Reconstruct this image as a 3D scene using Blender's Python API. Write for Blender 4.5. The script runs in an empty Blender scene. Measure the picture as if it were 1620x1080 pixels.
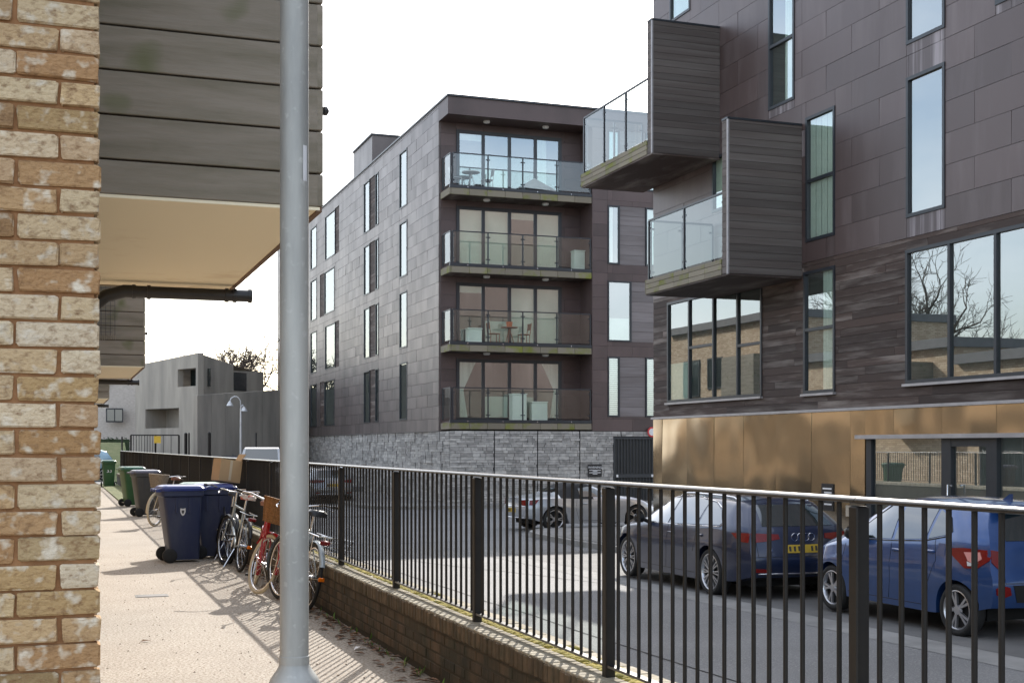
import bpy, bmesh, math, random
import numpy as np
from mathutils import Vector, Matrix
from mathutils.bvhtree import BVHTree

# ------------------------------------------------------------------ camera, sky, sun, exposure
SC = bpy.context.scene
COL = SC.collection
R = math.radians
YAW = R(19.6)
F, CX, HY = 2028.0, 810.0, 706.0          # focal length and principal point in photo pixels, horizon row
CAMZ = 1.6
cd = bpy.data.cameras.new('camera'); cam = bpy.data.objects.new('camera', cd); COL.objects.link(cam)
cam.location = (0, 0, CAMZ); cam.rotation_euler = (R(90), 0, -YAW)
cd.sensor_width = 36; cd.lens = 36 * F / 1620; cd.shift_y = (HY - 540) / 1620
cd.clip_start = 0.05; cd.clip_end = 3000
SC.camera = cam

SUN = Vector((0.713, 1.39, 1.0)).normalized()      # direction to the sun
sd = bpy.data.lights.new('sun', 'SUN'); so = bpy.data.objects.new('sun', sd); COL.objects.link(so)
sd.energy = 3.3; sd.angle = R(0.53); sd.color = (1.0, 0.945, 0.87)
so.rotation_euler = (-SUN).to_track_quat('-Z', 'Y').to_euler()
W = bpy.data.worlds.new('World'); SC.world = W; W.use_nodes = True
nt = W.node_tree; nt.nodes.clear()
wo = nt.nodes.new('ShaderNodeOutputWorld'); bg = nt.nodes.new('ShaderNodeBackground')
sky = nt.nodes.new('ShaderNodeTexSky'); sky.sky_type = 'NISHITA'; sky.sun_disc = False
sky.sun_elevation = math.asin(SUN.z); sky.sun_rotation = math.atan2(SUN.x, SUN.y)
sky.air_density = 1.0; sky.dust_density = 2.0; sky.ozone_density = 1.0
# thin bright cloud veil over the whole sky
tcw = nt.nodes.new('ShaderNodeTexCoord'); mpw = nt.nodes.new('ShaderNodeMapping'); mpw.inputs['Scale'].default_value = (1, 1, 2.6)
nzw = nt.nodes.new('ShaderNodeTexNoise'); nzw.inputs['Scale'].default_value = 2.2; nzw.inputs['Detail'].default_value = 7; nzw.inputs['Roughness'].default_value = .55
rmw = nt.nodes.new('ShaderNodeValToRGB'); rmw.color_ramp.elements[0].position = .38; rmw.color_ramp.elements[0].color = (.12, .12, .12, 1)
rmw.color_ramp.elements[1].position = .66; rmw.color_ramp.elements[1].color = (.8, .8, .8, 1)
mxw = nt.nodes.new('ShaderNodeMixRGB'); mxw.inputs[2].default_value = (6.6, 6.9, 7.3, 1)
nt.links.new(tcw.outputs['Generated'], mpw.inputs['Vector']); nt.links.new(mpw.outputs[0], nzw.inputs['Vector'])
nt.links.new(nzw.outputs['Fac'], rmw.inputs[0]); nt.links.new(rmw.outputs[0], mxw.inputs[0])
nt.links.new(sky.outputs[0], mxw.inputs[1]); nt.links.new(mxw.outputs[0], bg.inputs[0])
bg.inputs[1].default_value = 0.15
nt.links.new(bg.outputs[0], wo.inputs[0])
SC.view_settings.view_transform = 'Standard'; SC.view_settings.look = 'None'
SC.view_settings.gamma = 1; SC.view_settings.exposure = 1.2

rng = random.Random(7)
# ------------------------------------------------------------------ photo pixels -> directions
SN, CS = math.sin(YAW), math.cos(YAW)
def ray(px, py=HY):
    r = (px - CX) / F
    return Vector((SN + r * CS, CS - r * SN, (HY - py) / F))
def onX(px, py, X):
    d = ray(px, py); t = X / d.x; return Vector((X, d.y * t, CAMZ + d.z * t))
def onY(px, py, Y):
    d = ray(px, py); t = Y / d.y; return Vector((d.x * t, Y, CAMZ + d.z * t))
def atD(px, py, D):
    d = ray(px, py); return Vector((d.x * D, d.y * D, CAMZ + d.z * D))

# ------------------------------------------------------------------ mesh helpers
class MB:
    def __init__(s): s.v = []; s.f = []
    def add(s, vs, fs):
        n = len(s.v); s.v += [tuple(v) for v in vs]; s.f += [tuple(i + n for i in f) for f in fs]
    def box(s, x0, x1, y0, y1, z0, z1):
        s.add([(x0,y0,z0),(x1,y0,z0),(x1,y1,z0),(x0,y1,z0),(x0,y0,z1),(x1,y0,z1),(x1,y1,z1),(x0,y1,z1)],
              [(0,3,2,1),(4,5,6,7),(0,1,5,4),(1,2,6,5),(2,3,7,6),(3,0,4,7)]); return s
    def cbox(s, x0, x1, y0, y1, z0, z1, c=.01):
        vs = []; fs = []
        for (z, k) in ((z0, c), (z0 + c, 0), (z1 - c, 0), (z1, c)):
            vs += [(x0+c+k,y0+k,z),(x1-c-k,y0+k,z),(x1-k,y0+c+k,z),(x1-k,y1-c-k,z),(x1-c-k,y1-k,z),(x0+c+k,y1-k,z),(x0+k,y1-c-k,z),(x0+k,y0+c+k,z)]
        for a in range(3):
            for i in range(8):
                j = (i + 1) % 8; fs.append((a*8+i, a*8+j, a*8+8+j, a*8+8+i))
        fs.append(tuple(range(7, -1, -1))); fs.append(tuple(range(24, 32)))
        s.add(vs, fs); return s
    def quad(s, a, b, c, d): s.add([a, b, c, d], [(0,1,2,3)]); return s
    def prism(s, poly, ax, a0, a1):
        """poly: 2D outline in the two axes other than ax, extruded from a0 to a1 along ax"""
        def P(p, a):
            if ax == 0: return (a, p[0], p[1])
            if ax == 1: return (p[0], a, p[1])
            return (p[0], p[1], a)
        n = len(poly)
        s.add([P(p, a0) for p in poly] + [P(p, a1) for p in poly],
              [tuple(range(n)), tuple(range(2*n-1, n-1, -1))] + [(i, (i+1) % n, n+(i+1) % n, n+i) for i in range(n)]); return s
    def tube(s, pts, r, n=8, caps=True, closed=False):
        pts = [Vector(p) for p in pts]; m = len(pts)
        if not hasattr(r, '__len__'): r = [r] * m
        vs = []; fs = []; up = None
        for i in range(m):
            if closed: t = pts[(i+1) % m] - pts[i-1]
            else: t = pts[min(i+1, m-1)] - pts[max(i-1, 0)]
            if t.length < 1e-9: t = Vector((0, 0, 1))
            t.normalize()
            if up is None: up = t.orthogonal().normalized()
            up = up - t * up.dot(t)
            if up.length < 1e-6: up = t.orthogonal()
            up.normalize(); b = t.cross(up)
            for k in range(n):
                a = 2*math.pi*k/n; vs.append(pts[i] + (up*math.cos(a) + b*math.sin(a))*r[i])
        for i in range(m if closed else m-1):
            i2 = (i+1) % m
            for k in range(n):
                k2 = (k+1) % n; fs.append((i*n+k, i*n+k2, i2*n+k2, i2*n+k))
        if caps and not closed: fs.append(tuple(range(n-1, -1, -1))); fs.append(tuple(range((m-1)*n, m*n)))
        s.add(vs, fs); return s
    def lathe(s, prof, n=24, c=(0,0,0), ax=2, caps=False):
        vs = []; fs = []
        for (r, h) in prof:
            for k in range(n):
                a = 2*math.pi*k/n; p = (r*math.cos(a), r*math.sin(a), h)
                if ax == 0: p = (p[2], p[0], p[1])
                elif ax == 1: p = (p[0], p[2], p[1])
                vs.append((p[0]+c[0], p[1]+c[1], p[2]+c[2]))
        for i in range(len(prof)-1):
            for k in range(n):
                k2 = (k+1) % n; fs.append((i*n+k, i*n+k2, (i+1)*n+k2, (i+1)*n+k))
        if caps: fs.append(tuple(range(n-1, -1, -1))); m = len(prof)-1; fs.append(tuple(range(m*n, m*n+n)))
        s.add(vs, fs); return s
    def mesh(s, name, m, smooth=None):
        me = bpy.data.meshes.new(name); me.from_pydata(s.v, [], s.f); me.update()
        if m is not None: me.materials.append(m)
        bm = bmesh.new(); bm.from_mesh(me); bmesh.ops.recalc_face_normals(bm, faces=bm.faces); bm.to_mesh(me); bm.free()
        if smooth is not None:
            me.polygons.foreach_set('use_smooth', [True]*len(me.polygons)); me.set_sharp_from_angle(angle=R(smooth))
        return me
    def build(s, name, m, parent=None, smooth=None, kind=None):
        return link(name, s.mesh(name, m, smooth), parent, kind)

def link(name, me, parent=None, kind=None, loc=None):
    o = bpy.data.objects.new(name, me); COL.objects.link(o)
    if parent is not None:
        o.parent = parent; o.matrix_parent_inverse = Matrix.Translation(-parent.location)
    if loc is not None: o.location = loc
    if kind: o['kind'] = kind
    return o
def tag(o, label, cat, group=None):
    o['label'] = label; o['category'] = cat
    if group: o['group'] = group
    return o
def thing(name, label, cat, loc=(0,0,0), group=None):
    o = bpy.data.objects.new(name, None); COL.objects.link(o); o.location = loc; o.empty_display_size = .2
    return tag(o, label, cat, group)
KIDS = {}
def copy_tree(o, parent=None):
    c = o.copy(); COL.objects.link(c)
    if parent is not None: c.parent = parent
    for ch in [x for x in bpy.data.objects if x.parent == o]: copy_tree(ch, c)
    return c
def struct(o): o['kind'] = 'structure'; return o

# plane boxes: plane = ('x', X) faces -X with u = y; ('y', Y) faces -Y with u = x; d = distance out of the wall
def pbox(mb, pl, u0, u1, z0, z1, d0, d1):
    if pl[0] == 'x': mb.box(pl[1]-d1, pl[1]-d0, u0, u1, z0, z1)
    else: mb.box(u0, u1, pl[1]-d1, pl[1]-d0, z0, z1)
    return mb
def subtract(rects, holes):
    for (a0, a1, b0, b1) in holes:
        out = []
        for (u0, u1, z0, z1) in rects:
            if a1 <= u0 or a0 >= u1 or b1 <= z0 or b0 >= z1: out.append((u0, u1, z0, z1)); continue
            if a0 > u0: out.append((u0, a0, z0, z1))
            if a1 < u1: out.append((a1, u1, z0, z1))
            m0, m1 = max(u0, a0), min(u1, a1)
            if b0 > z0: out.append((m0, m1, z0, b0))
            if b1 < z1: out.append((m0, m1, b1, z1))
        rects = out
    return [r for r in rects if r[1]-r[0] > .03 and r[3]-r[2] > .03]
def rows(u0, u1, z0, z1, rh, pw, offs=.5, jit=0.):
    out = []; z = z0; k = 0
    while z < z1 - .02:
        zt = min(z + rh, z1); u = u0 - (pw * offs if k % 2 else 0) - (rng.random()*jit)
        while u < u1:
            w = pw * (1 + rng.uniform(-jit, jit)*.4)
            a, b = max(u, u0), min(u + w, u1)
            if b - a > .03: out.append((a, b, z, zt))
            u += w
        z += rh; k += 1
    return out
def clad(parent, pl, rects, mats, name, d0, d1, gap=.008, limit=300, tilt=.0025):
    """one object for each panel (largest-in-view first), the rest as one joined part"""
    def near(r):
        u = (r[0]+r[1])/2; z = (r[2]+r[3])/2
        p = Vector((pl[1], u, z)) if pl[0] == 'x' else Vector((u, pl[1], z))
        return (p - Vector((0, 0, CAMZ))).length
    rects = sorted(rects, key=near); rest = MB()
    for i, (u0, u1, z0, z1) in enumerate(rects):
        g = gap/2
        mb = MB() if i < limit else rest
        n0 = len(mb.v)
        pbox(mb, pl, u0+g, u1-g, z0+g, z1-g, d0, d1)
        ta, tb = rng.uniform(-tilt, tilt), rng.uniform(-tilt, tilt)
        ax = 0 if pl[0] == 'x' else 1; uc = (u0+u1)/2; zc = (z0+z1)/2
        for q in range(n0, len(mb.v)):
            v = list(mb.v[q]); u = v[1-ax]; v[ax] += ta*(u-uc) + tb*(v[2]-zc)*2; mb.v[q] = tuple(v)
        if i < limit: mb.build(name, mats[i % len(mats)], parent)
    if rest.v: rest.build(name + '_field', mats[0], parent, kind='stuff')

# ------------------------------------------------------------------ materials
MT = {}
def mat(name, c1, rough=.6, c2=None, scale=3., detail=6., stretch=(1,1,1), lo=.35, hi=.65, metal=0., spec=.5, bump=0., bscale=None,
        rnd=0., hues=None, coat=0., speck=None, rvar=0., bdet=5):
    m = bpy.data.materials.new(name); m.use_nodes = True; n = m.node_tree.nodes; l = m.node_tree.links
    b = n['Principled BSDF']; b.inputs['Metallic'].default_value = metal; b.inputs['Specular IOR Level'].default_value = spec
    b.inputs['Roughness'].default_value = rough; b.inputs['Coat Weight'].default_value = coat; b.inputs['Coat Roughness'].default_value = .05
    tc = n.new('ShaderNodeTexCoord'); oi = n.new('ShaderNodeObjectInfo'); ge = n.new('ShaderNodeNewGeometry')
    rs = n.new('ShaderNodeMath'); rs.operation = 'ADD'; l.new(oi.outputs['Random'], rs.inputs[0]); l.new(ge.outputs['Random Per Island'], rs.inputs[1])
    fr = n.new('ShaderNodeMath'); fr.operation = 'FRACT'; l.new(rs.outputs[0], fr.inputs[0])
    sc = n.new('ShaderNodeMath'); sc.operation = 'MULTIPLY'; sc.inputs[1].default_value = 61. if (rnd or hues) else 0.; l.new(oi.outputs['Random'], sc.inputs[0])
    av = n.new('ShaderNodeVectorMath'); av.operation = 'ADD'; l.new(tc.outputs['Object'], av.inputs[0]); l.new(sc.outputs[0], av.inputs[1])
    mp = n.new('ShaderNodeMapping'); mp.inputs['Scale'].default_value = stretch; l.new(av.outputs[0], mp.inputs['Vector'])
    nz = n.new('ShaderNodeTexNoise'); nz.inputs['Scale'].default_value = scale; nz.inputs['Detail'].default_value = detail; nz.inputs['Roughness'].default_value = .6
    l.new(mp.outputs[0], nz.inputs['Vector'])
    rm = n.new('ShaderNodeMapRange'); rm.inputs['From Min'].default_value = lo; rm.inputs['From Max'].default_value = hi; l.new(nz.outputs['Fac'], rm.inputs['Value'])
    mx = n.new('ShaderNodeMixRGB'); l.new(rm.outputs[0], mx.inputs[0])
    mx.inputs[1].default_value = (*c1, 1); mx.inputs[2].default_value = (*(c2 or tuple(x*.82 for x in c1)), 1)
    if hues:
        cr = n.new('ShaderNodeValToRGB'); cr.color_ramp.interpolation = 'LINEAR'; e = cr.color_ramp.elements
        for i, h in enumerate(hues):
            p = i / (len(hues)-1)
            if i < 2: el = e[i]; el.position = p
            else: el = e.new(p)
            el.color = (*h, 1)
        l.new(fr.outputs[0], cr.inputs[0]); l.new(cr.outputs[0], mx.inputs[1])
    out = mx.outputs[0]
    if speck:
        s2 = n.new('ShaderNodeTexNoise'); s2.inputs['Scale'].default_value = speck[0]; s2.inputs['Detail'].default_value = 2; l.new(av.outputs[0], s2.inputs['Vector'])
        r2 = n.new('ShaderNodeMapRange'); r2.inputs['From Min'].default_value = speck[1]; r2.inputs['From Max'].default_value = speck[2]; l.new(s2.outputs['Fac'], r2.inputs['Value'])
        m2 = n.new('ShaderNodeMixRGB'); l.new(r2.outputs[0], m2.inputs[0]); l.new(out, m2.inputs[1]); m2.inputs[2].default_value = (*speck[3], 1); out = m2.outputs[0]
    if rnd:
        mr = n.new('ShaderNodeMapRange'); mr.inputs['To Min'].default_value = 1-rnd; mr.inputs['To Max'].default_value = 1+rnd; l.new(fr.outputs[0], mr.inputs['Value'])
        hs = n.new('ShaderNodeHueSaturation'); l.new(mr.outputs[0], hs.inputs['Value']); l.new(out, hs.inputs['Color']); out = hs.outputs[0]
    l.new(out, b.inputs['Base Color'])
    if rvar:
        rr = n.new('ShaderNodeMapRange'); rr.inputs['To Min'].default_value = rough-rvar; rr.inputs['To Max'].default_value = rough+rvar; l.new(nz.outputs['Fac'], rr.inputs['Value']); l.new(rr.outputs[0], b.inputs['Roughness'])
    if bump:
        bn = n.new('ShaderNodeTexNoise'); bn.inputs['Scale'].default_value = bscale or scale; bn.inputs['Detail'].default_value = bdet; l.new(mp.outputs[0], bn.inputs['Vector'])
        bp = n.new('ShaderNodeBump'); bp.inputs['Strength'].default_value = 1.; bp.inputs['Distance'].default_value = bump; l.new(bn.outputs['Fac'], bp.inputs['Height']); l.new(bp.outputs[0], b.inputs['Normal'])
    MT[name] = m; return m
def glass(name, tint=(.75,.83,.8), ior=2.2, rough=0., wob=0.):
    m = bpy.data.materials.new(name); m.use_nodes = True; n = m.node_tree.nodes; l = m.node_tree.links; n.clear()
    o = n.new('ShaderNodeOutputMaterial'); mx = n.new('ShaderNodeMixShader'); t = n.new('ShaderNodeBsdfTransparent'); g = n.new('ShaderNodeBsdfGlossy'); f = n.new('ShaderNodeFresnel')
    t.inputs[0].default_value = (*tint, 1); g.inputs['Roughness'].default_value = rough; f.inputs['IOR'].default_value = ior; g.inputs[0].default_value = (.93, .97, .97, 1)
    if wob:
        tc = n.new('ShaderNodeTexCoord'); nz = n.new('ShaderNodeTexNoise'); nz.inputs['Scale'].default_value = .9; nz.inputs['Detail'].default_value = 1; bp = n.new('ShaderNodeBump'); bp.inputs['Distance'].default_value = wob
        l.new(tc.outputs['Object'], nz.inputs['Vector']); l.new(nz.outputs['Fac'], bp.inputs['Height']); l.new(bp.outputs[0], g.inputs['Normal'])
    ge = n.new('ShaderNodeNewGeometry'); iv = n.new('ShaderNodeMath'); iv.operation = 'SUBTRACT'; iv.inputs[0].default_value = 1.; l.new(ge.outputs['Backfacing'], iv.inputs[1])
    ml = n.new('ShaderNodeMath'); ml.operation = 'MULTIPLY'; l.new(f.outputs[0], ml.inputs[0]); l.new(iv.outputs[0], ml.inputs[1])   # only the outer face of a pane reflects
    l.new(ml.outputs[0], mx.inputs[0]); l.new(t.outputs[0], mx.inputs[1]); l.new(g.outputs[0], mx.inputs[2]); l.new(mx.outputs[0], o.inputs[0])
    MT[name] = m; return m

# buildings
mat('brick', (.5,.4,.3), .92, (.2,.11,.05), 38, 9, (1,1,1.5), .5, .74, bump=.009, bscale=60, rnd=.1,
    hues=[(.3,.17,.075),(.62,.49,.31),(.38,.22,.095),(.66,.56,.41),(.47,.31,.145),(.25,.175,.085),(.57,.42,.235),(.34,.19,.085),(.64,.54,.38)], speck=(24,.54,.72,(.64,.56,.44)))
mat('mortar', (.36,.185,.085), .95, (.27,.135,.06), 30, bump=.002, bscale=120)
mat('grey_board', (.285,.25,.205), .85, (.155,.14,.095), 2.6, 10, (.5,.5,4), .4, .75, bump=.003, bscale=14, rnd=.12, speck=(3.5,.62,.78,(.1,.12,.035)))
mat('soffit', (.9,.82,.62), .8, (.55,.38,.2), 1.1, 5, (1,1,1), .58, .8)
mat('trim_brown', (.16,.09,.05), .7)
mat('black_plastic', (.018,.018,.02), .35)
mat('copper_stained', (.1,.08,.08), .5, (.34,.3,.31), 2.2, 6, (1,2.5,.08), .48, .72, metal=.2)
mat('seam', (.2,.18,.18), .5, metal=.3)  # lighter backing paints the pale highlights of the panel edges into the gaps
mat('copper', (.086,.06,.056), .42, (.155,.122,.118), 1.1, 8, (1,1,.16), .5, .8, spec=.6, metal=.25, bump=.0012, bscale=1.5, rnd=.16, rvar=.1)
mat('copper_skylit', (.155,.128,.12), .42, (.095,.078,.074), .8, 8, (1,1,.3), .4, .7, metal=.3, bump=.0012, bscale=1.5, rnd=.14, rvar=.1)  # same cladding; sky reflection on the street side put into a lighter colour
mat('copper_front', (.1,.07,.066), .5, (.068,.048,.045), .8, 8, (1,1,.5), .4, .7, metal=.15, rnd=.14)
mat('dark_timber', (.05,.031,.024), .75, (.2,.17,.15), 1.6, 9, (1,.3,3), .5, .72, bump=.001, bscale=9, rnd=.3)
mat('screen_timber', (.085,.068,.06), .75, (.125,.11,.1), 1.3, 9, (.35,1,7), .42, .75, bump=.001, bscale=9, rnd=.2)
mat('panel_timber', (.2,.18,.18), .75, (.13,.11,.105), 1.2, 8, (.4,1,6), .4, .75, rnd=.15)
mat('slab_timber', (.2,.175,.13), .85, (.16,.17,.03), 1.6, 7, (1,1,1), .5, .66, rnd=.15)
mat('steel_edge', (.42,.4,.4), .45, metal=.5)
mat('bronze', (.54,.45,.335), .13, (.48,.4,.3), .7, 3, metal=.97, bdet=0, bump=.03, bscale=1.1, rnd=.04)
mat('frame', (.022,.026,.032), .4)
mat('room', (.06,.062,.06), .9)
mat('blind', (.66,.7,.62), .9, (.55,.6,.53), 1.2)
mat('curtain', (.7,.74,.68), .9, (.5,.55,.5), 9, 2, (1,9,.05))
mat('render_white', (.7,.7,.68), .8)
mat('stone', (.41,.395,.37), .85, (.24,.235,.225), 5, 5, (1,1,2), .4, .7, bump=.006, bscale=14, rnd=.28)
mat('stone_gap', (.03,.03,.033), .95)
mat('concrete', (.37,.335,.285), .85, (.21,.192,.168), .6, 9, (1.6,1.6,.3), .35, .7, bump=.003, bscale=6)
mat('concrete_dark', (.05,.05,.052), .7)
mat('pale_brick', (.5,.46,.42), .9, (.38,.34,.3), 7, 6, (1,1,3), .35, .7)
mat('roof_grey', (.14,.14,.15), .7)
# ground
mat('path', (.37,.33,.275), .9, (.295,.26,.215), 1.3, 8, lo=.35, hi=.7, bump=.006, bscale=70, speck=(48,.47,.6,(.2,.155,.115)))
mat('road', (.165,.163,.162), .85, (.125,.124,.124), .55, 10, bump=.006, bscale=70, speck=(60,.52,.66,(.24,.235,.225)))
mat('bay', (.13,.126,.122), .85, (.085,.084,.082), .9, 9, bump=.005, bscale=60)
mat('channel', (.24,.235,.225), .9, (.17,.167,.16), 1.5, 8, bump=.004, bscale=60)
mat('pavement', (.2,.19,.18), .9, (.15,.145,.14), 1.1, 8, bump=.003, bscale=40, rnd=.08)
mat('kerb', (.26,.255,.245), .85, (.19,.185,.17), 4, rnd=.1)
mat('grass', (.13,.16,.06), .9, (.2,.2,.09), 2.5, 8, bump=.03, bscale=25)
mat('earth', (.11,.1,.085), .95, (.07,.075,.04), 1.5)
mat('wall_mortar', (.05,.04,.026), .95, (.03,.026,.018), 3)
mat('lichen_sunlit', (.33,.3,.24), .95, (.22,.19,.13), 14, 6, lo=.4, hi=.7, rnd=.15, bump=.003, bscale=50)  # mossy rear capping; also the sunlight painted onto the cap tops
mat('wall_brick', (.1,.066,.04), .95, (.035,.032,.02), 2.2, 8, (1,2.5,.6), .38, .62, bump=.004, bscale=30, rnd=.25)
mat('cap_brick', (.13,.09,.055), .95, (.06,.05,.03), 8, 6, bump=.004, bscale=30, rnd=.2)  # darkened to hold both stain and shade of the front ends
mat('moss', (.36,.28,.05), .95, (.17,.155,.025), 9, 5, bump=.01, bscale=60)
mat('leaf', (.2,.1,.045), .7, (.1,.055,.03), 20, rnd=.4)
mat('weed', (.1,.2,.03), .6)
# metal things
mat('rail_paint', (.012,.012,.012), .28, spec=.6, bump=.0004, bscale=60)
mat('fence_paint', (.011,.01,.01), .5, (.016,.014,.012), 12, spec=.3)
mat('galvanised', (.42,.42,.395), .5, (.27,.275,.265), 9, 9, (1,1,.2), .35, .7, metal=.2, speck=(34,.62,.85,(.5,.5,.48)), bump=.0006, bscale=40, rvar=.08)
mat('sticker', (.7,.7,.72), .4)
mat('lamp_grey', (.55,.56,.57), .4, metal=.4)
# bins, bikes, cars
mat('bin_blue', (.015,.024,.07), .5, (.045,.055,.09), 4, 8, (1,1,.4), .45, .75); mat('bin_lid_blue', (.015,.035,.2), .35)
mat('bin_green', (.03,.1,.03), .5, (.025,.08,.025), 5); mat('bin_lid_green', (.07,.17,.11), .35)
mat('bin_grey', (.045,.045,.045), .5, (.06,.06,.055), 5); mat('bin_lid_grey', (.12,.12,.16), .35)
mat('rubber', (.015,.015,.015), .75); mat('white_paint', (.75,.75,.75), .5)
mat('red_paint', (.42,.012,.02), .25, coat=.5); mat('chrome', (.7,.7,.72), .15, metal=1.); mat('cream_tyre', (.62,.52,.36), .7)
mat('black_paint', (.012,.012,.013), .3); mat('grey_paint', (.4,.45,.47), .3, metal=.3); mat('pink_lens', (.7,.3,.27), .15, coat=1.); mat('red_lens', (.17,.006,.006), .2, spec=.4); mat('orange_lens', (.8,.18,.01), .2)
mat('wicker', (.38,.17,.05), .7, (.2,.085,.025), 60, 2, (1,1,2.5), .4, .6, bump=.006, bscale=60); mat('wicker_grey', (.33,.27,.2), .7, (.2,.16,.12), 60, 2)
mat('saddle_cover', (.6,.5,.42), .6, (.5,.07,.04), 14, 2, lo=.52, hi=.58); mat('leather', (.25,.09,.05), .5)
mat('cardboard', (.48,.32,.17), .85, (.42,.28,.15), 3); mat('tape', (.6,.5,.35), .4)
mat('car_audi', (.013,.022,.058), .35, metal=.3, coat=.6); mat('car_blue', (.018,.062,.2), .3, metal=.35, coat=1.); mat('car_silver', (.36,.37,.38), .3, metal=.6, coat=1.)
mat('car_grey', (.44,.46,.49), .35, metal=.4, coat=.6); mat('car_navy', (.02,.03,.08), .3, metal=.4, coat=1.); mat('car_sky', (.25,.4,.5), .3, metal=.2, coat=1.)
mat('car_glass', (.012,.02,.02), .03, spec=1., coat=1.); mat('alloy', (.55,.55,.57), .3, metal=.85); mat('plate_yellow', (.5,.33,.03), .5); mat('plate_black', (.03,.03,.03), .5)
mat('clear_lens', (.6,.6,.6), .1, coat=1.); mat('soft_top', (.012,.012,.013), .85); mat('under', (.01,.01,.01), .9)
mat('sign_black', (.012,.012,.016), .35); mat('sign_yellow', (.75,.5,.05), .5); mat('sign_red', (.6,.03,.03), .4)
mat('bark', (.06,.05,.04), .95, (.1,.085,.065), 6, 6, bump=.02, bscale=12); mat('twig', (.075,.055,.042), .9)
mat('terracotta', (.5,.14,.06), .8); mat('hedge', (.035,.06,.022), .8, (.02,.035,.012), 9)
glass('pane', (.9,.95,.93), ior=3.9, wob=.0006); glass('rail_glass', (.94,.98,.965), 1.85)

def brick_surface(name, ax):
    """far brickwork, whose bricks are too small to pick apart"""
    m = bpy.data.materials.new(name); m.use_nodes = True; n = m.node_tree.nodes; l = m.node_tree.links; b = n['Principled BSDF']; b.inputs['Roughness'].default_value = .9
    tc = n.new('ShaderNodeTexCoord'); sp = n.new('ShaderNodeSeparateXYZ'); cb = n.new('ShaderNodeCombineXYZ'); br = n.new('ShaderNodeTexBrick')
    l.new(tc.outputs['Object'], sp.inputs[0]); l.new(sp.outputs[ax], cb.inputs[0]); l.new(sp.outputs[2], cb.inputs[1]); l.new(cb.outputs[0], br.inputs['Vector'])
    br.inputs['Color1'].default_value = (.58,.47,.34,1); br.inputs['Color2'].default_value = (.38,.28,.18,1); br.inputs['Mortar'].default_value = (.3,.2,.12,1)
    br.inputs['Scale'].default_value = 1.; br.inputs['Brick Width'].default_value = .225; br.inputs['Row Height'].default_value = .075; br.inputs['Mortar Size'].default_value = .006
    l.new(br.outputs[0], b.inputs['Base Color']); MT[name] = m
brick_surface('brickwork_x', 1); brick_surface('brickwork_y', 0)

def text_mesh(txt, size, m, name, parent, mw, ext=.002):
    c = bpy.data.curves.new('t', 'FONT'); c.body = txt; c.size = size; c.extrude = ext; c.align_x = 'CENTER'; c.align_y = 'CENTER'
    t = bpy.data.objects.new('t', c); COL.objects.link(t); bpy.context.view_layer.update()
    me = bpy.data.meshes.new_from_object(t.evaluated_get(bpy.context.evaluated_depsgraph_get()))
    bpy.data.objects.remove(t); me.materials.clear(); me.materials.append(m); me.transform(mw)
    return link(name, me, parent)

# ================================================================== ground
def zr(y): return -.33 - .012 * max(min(y, 27), -20)
def sheet(name, m, x0, x1, ys, dz=0.):
    mb = MB()
    for a, b in zip(ys[:-1], ys[1:]):
        mb.quad((x0, a, zr(a)+dz), (x1, a, zr(a)+dz), (x1, b, zr(b)+dz), (x0, b, zr(b)+dz))
    me = mb.mesh(name, m); bm = bmesh.new(); bm.from_mesh(me); bmesh.ops.remove_doubles(bm, verts=bm.verts, dist=1e-4)
    bmesh.ops.recalc_face_normals(bm, faces=bm.faces)
    for f in bm.faces:
        if f.normal.z < 0: f.normal_flip()
    bm.to_mesh(me); bm.free()
    return struct(link(name, me))
gs = MB(); gs.quad((-600,-300,-.9),(600,-300,-.9),(600,900,-.9),(-600,900,-.9)); struct(gs.build('ground', MT['earth']))
YS = [-20, 0, 9, 18, 27, 36, 60, 110]
sheet('road', MT['road'], 2.6, 40, YS)
sheet('drainage_channel', MT['channel'], 8.28, 8.82, [-20, 0, 9, 18, 26.4], .004)
sheet('parking_bay', MT['bay'], 8.83, 11.0, [-20, 0, 9, 18, 25.2], .004)
# patched asphalt repairs on the road
for (x0, x1, y0, y1) in ((4.2, 6.9, 36.2, 37.0), (5.5, 9.6, 40.2, 40.9), (3.4, 4.6, 19.2, 22.6)):
    sheet('road_patch', MT['bay'], x0, x1, [y0, y1], .004)
# sealed joints in the asphalt
def seam(pts, w=.03):
    mb = MB()
    for (a, b) in zip(pts[:-1], pts[1:]):
        a = Vector(a); b = Vector(b); d = (b-a).normalized(); m_ = Vector((-d.y, d.x))*w/2; q = [a+m_, b+m_, b-m_, a-m_]; mb.add([(p.x, p.y, zr(p.y)+.005) for p in q], [(3,2,1,0)])
    struct(mb.build('road_joint', MT['under']))
def wob(a, b, n=14, j=.05): return [(a[0]+(b[0]-a[0])*i/n+rng.uniform(-j,j), a[1]+(b[1]-a[1])*i/n+rng.uniform(-j,j)) for i in range(n+1)]
seam(wob((6.4,24.5),(8.1,18.6)), .022); seam(wob((5.6,34),(5.6,8), 30, .03), .02); seam(wob((3.2,28.6),(10.2,29.2)), .025)
# raised footpath along the houses
pm = MB(); pm.box(-14, 2.5, -12, 57, -.88, 0); struct(pm.build('footpath', MT['path']))
gq = MB(); gq.box(1.75, 2.44, 36.5, 56.9, .001, .03); struct(gq.build('grass_verge', MT['grass']))
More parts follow.
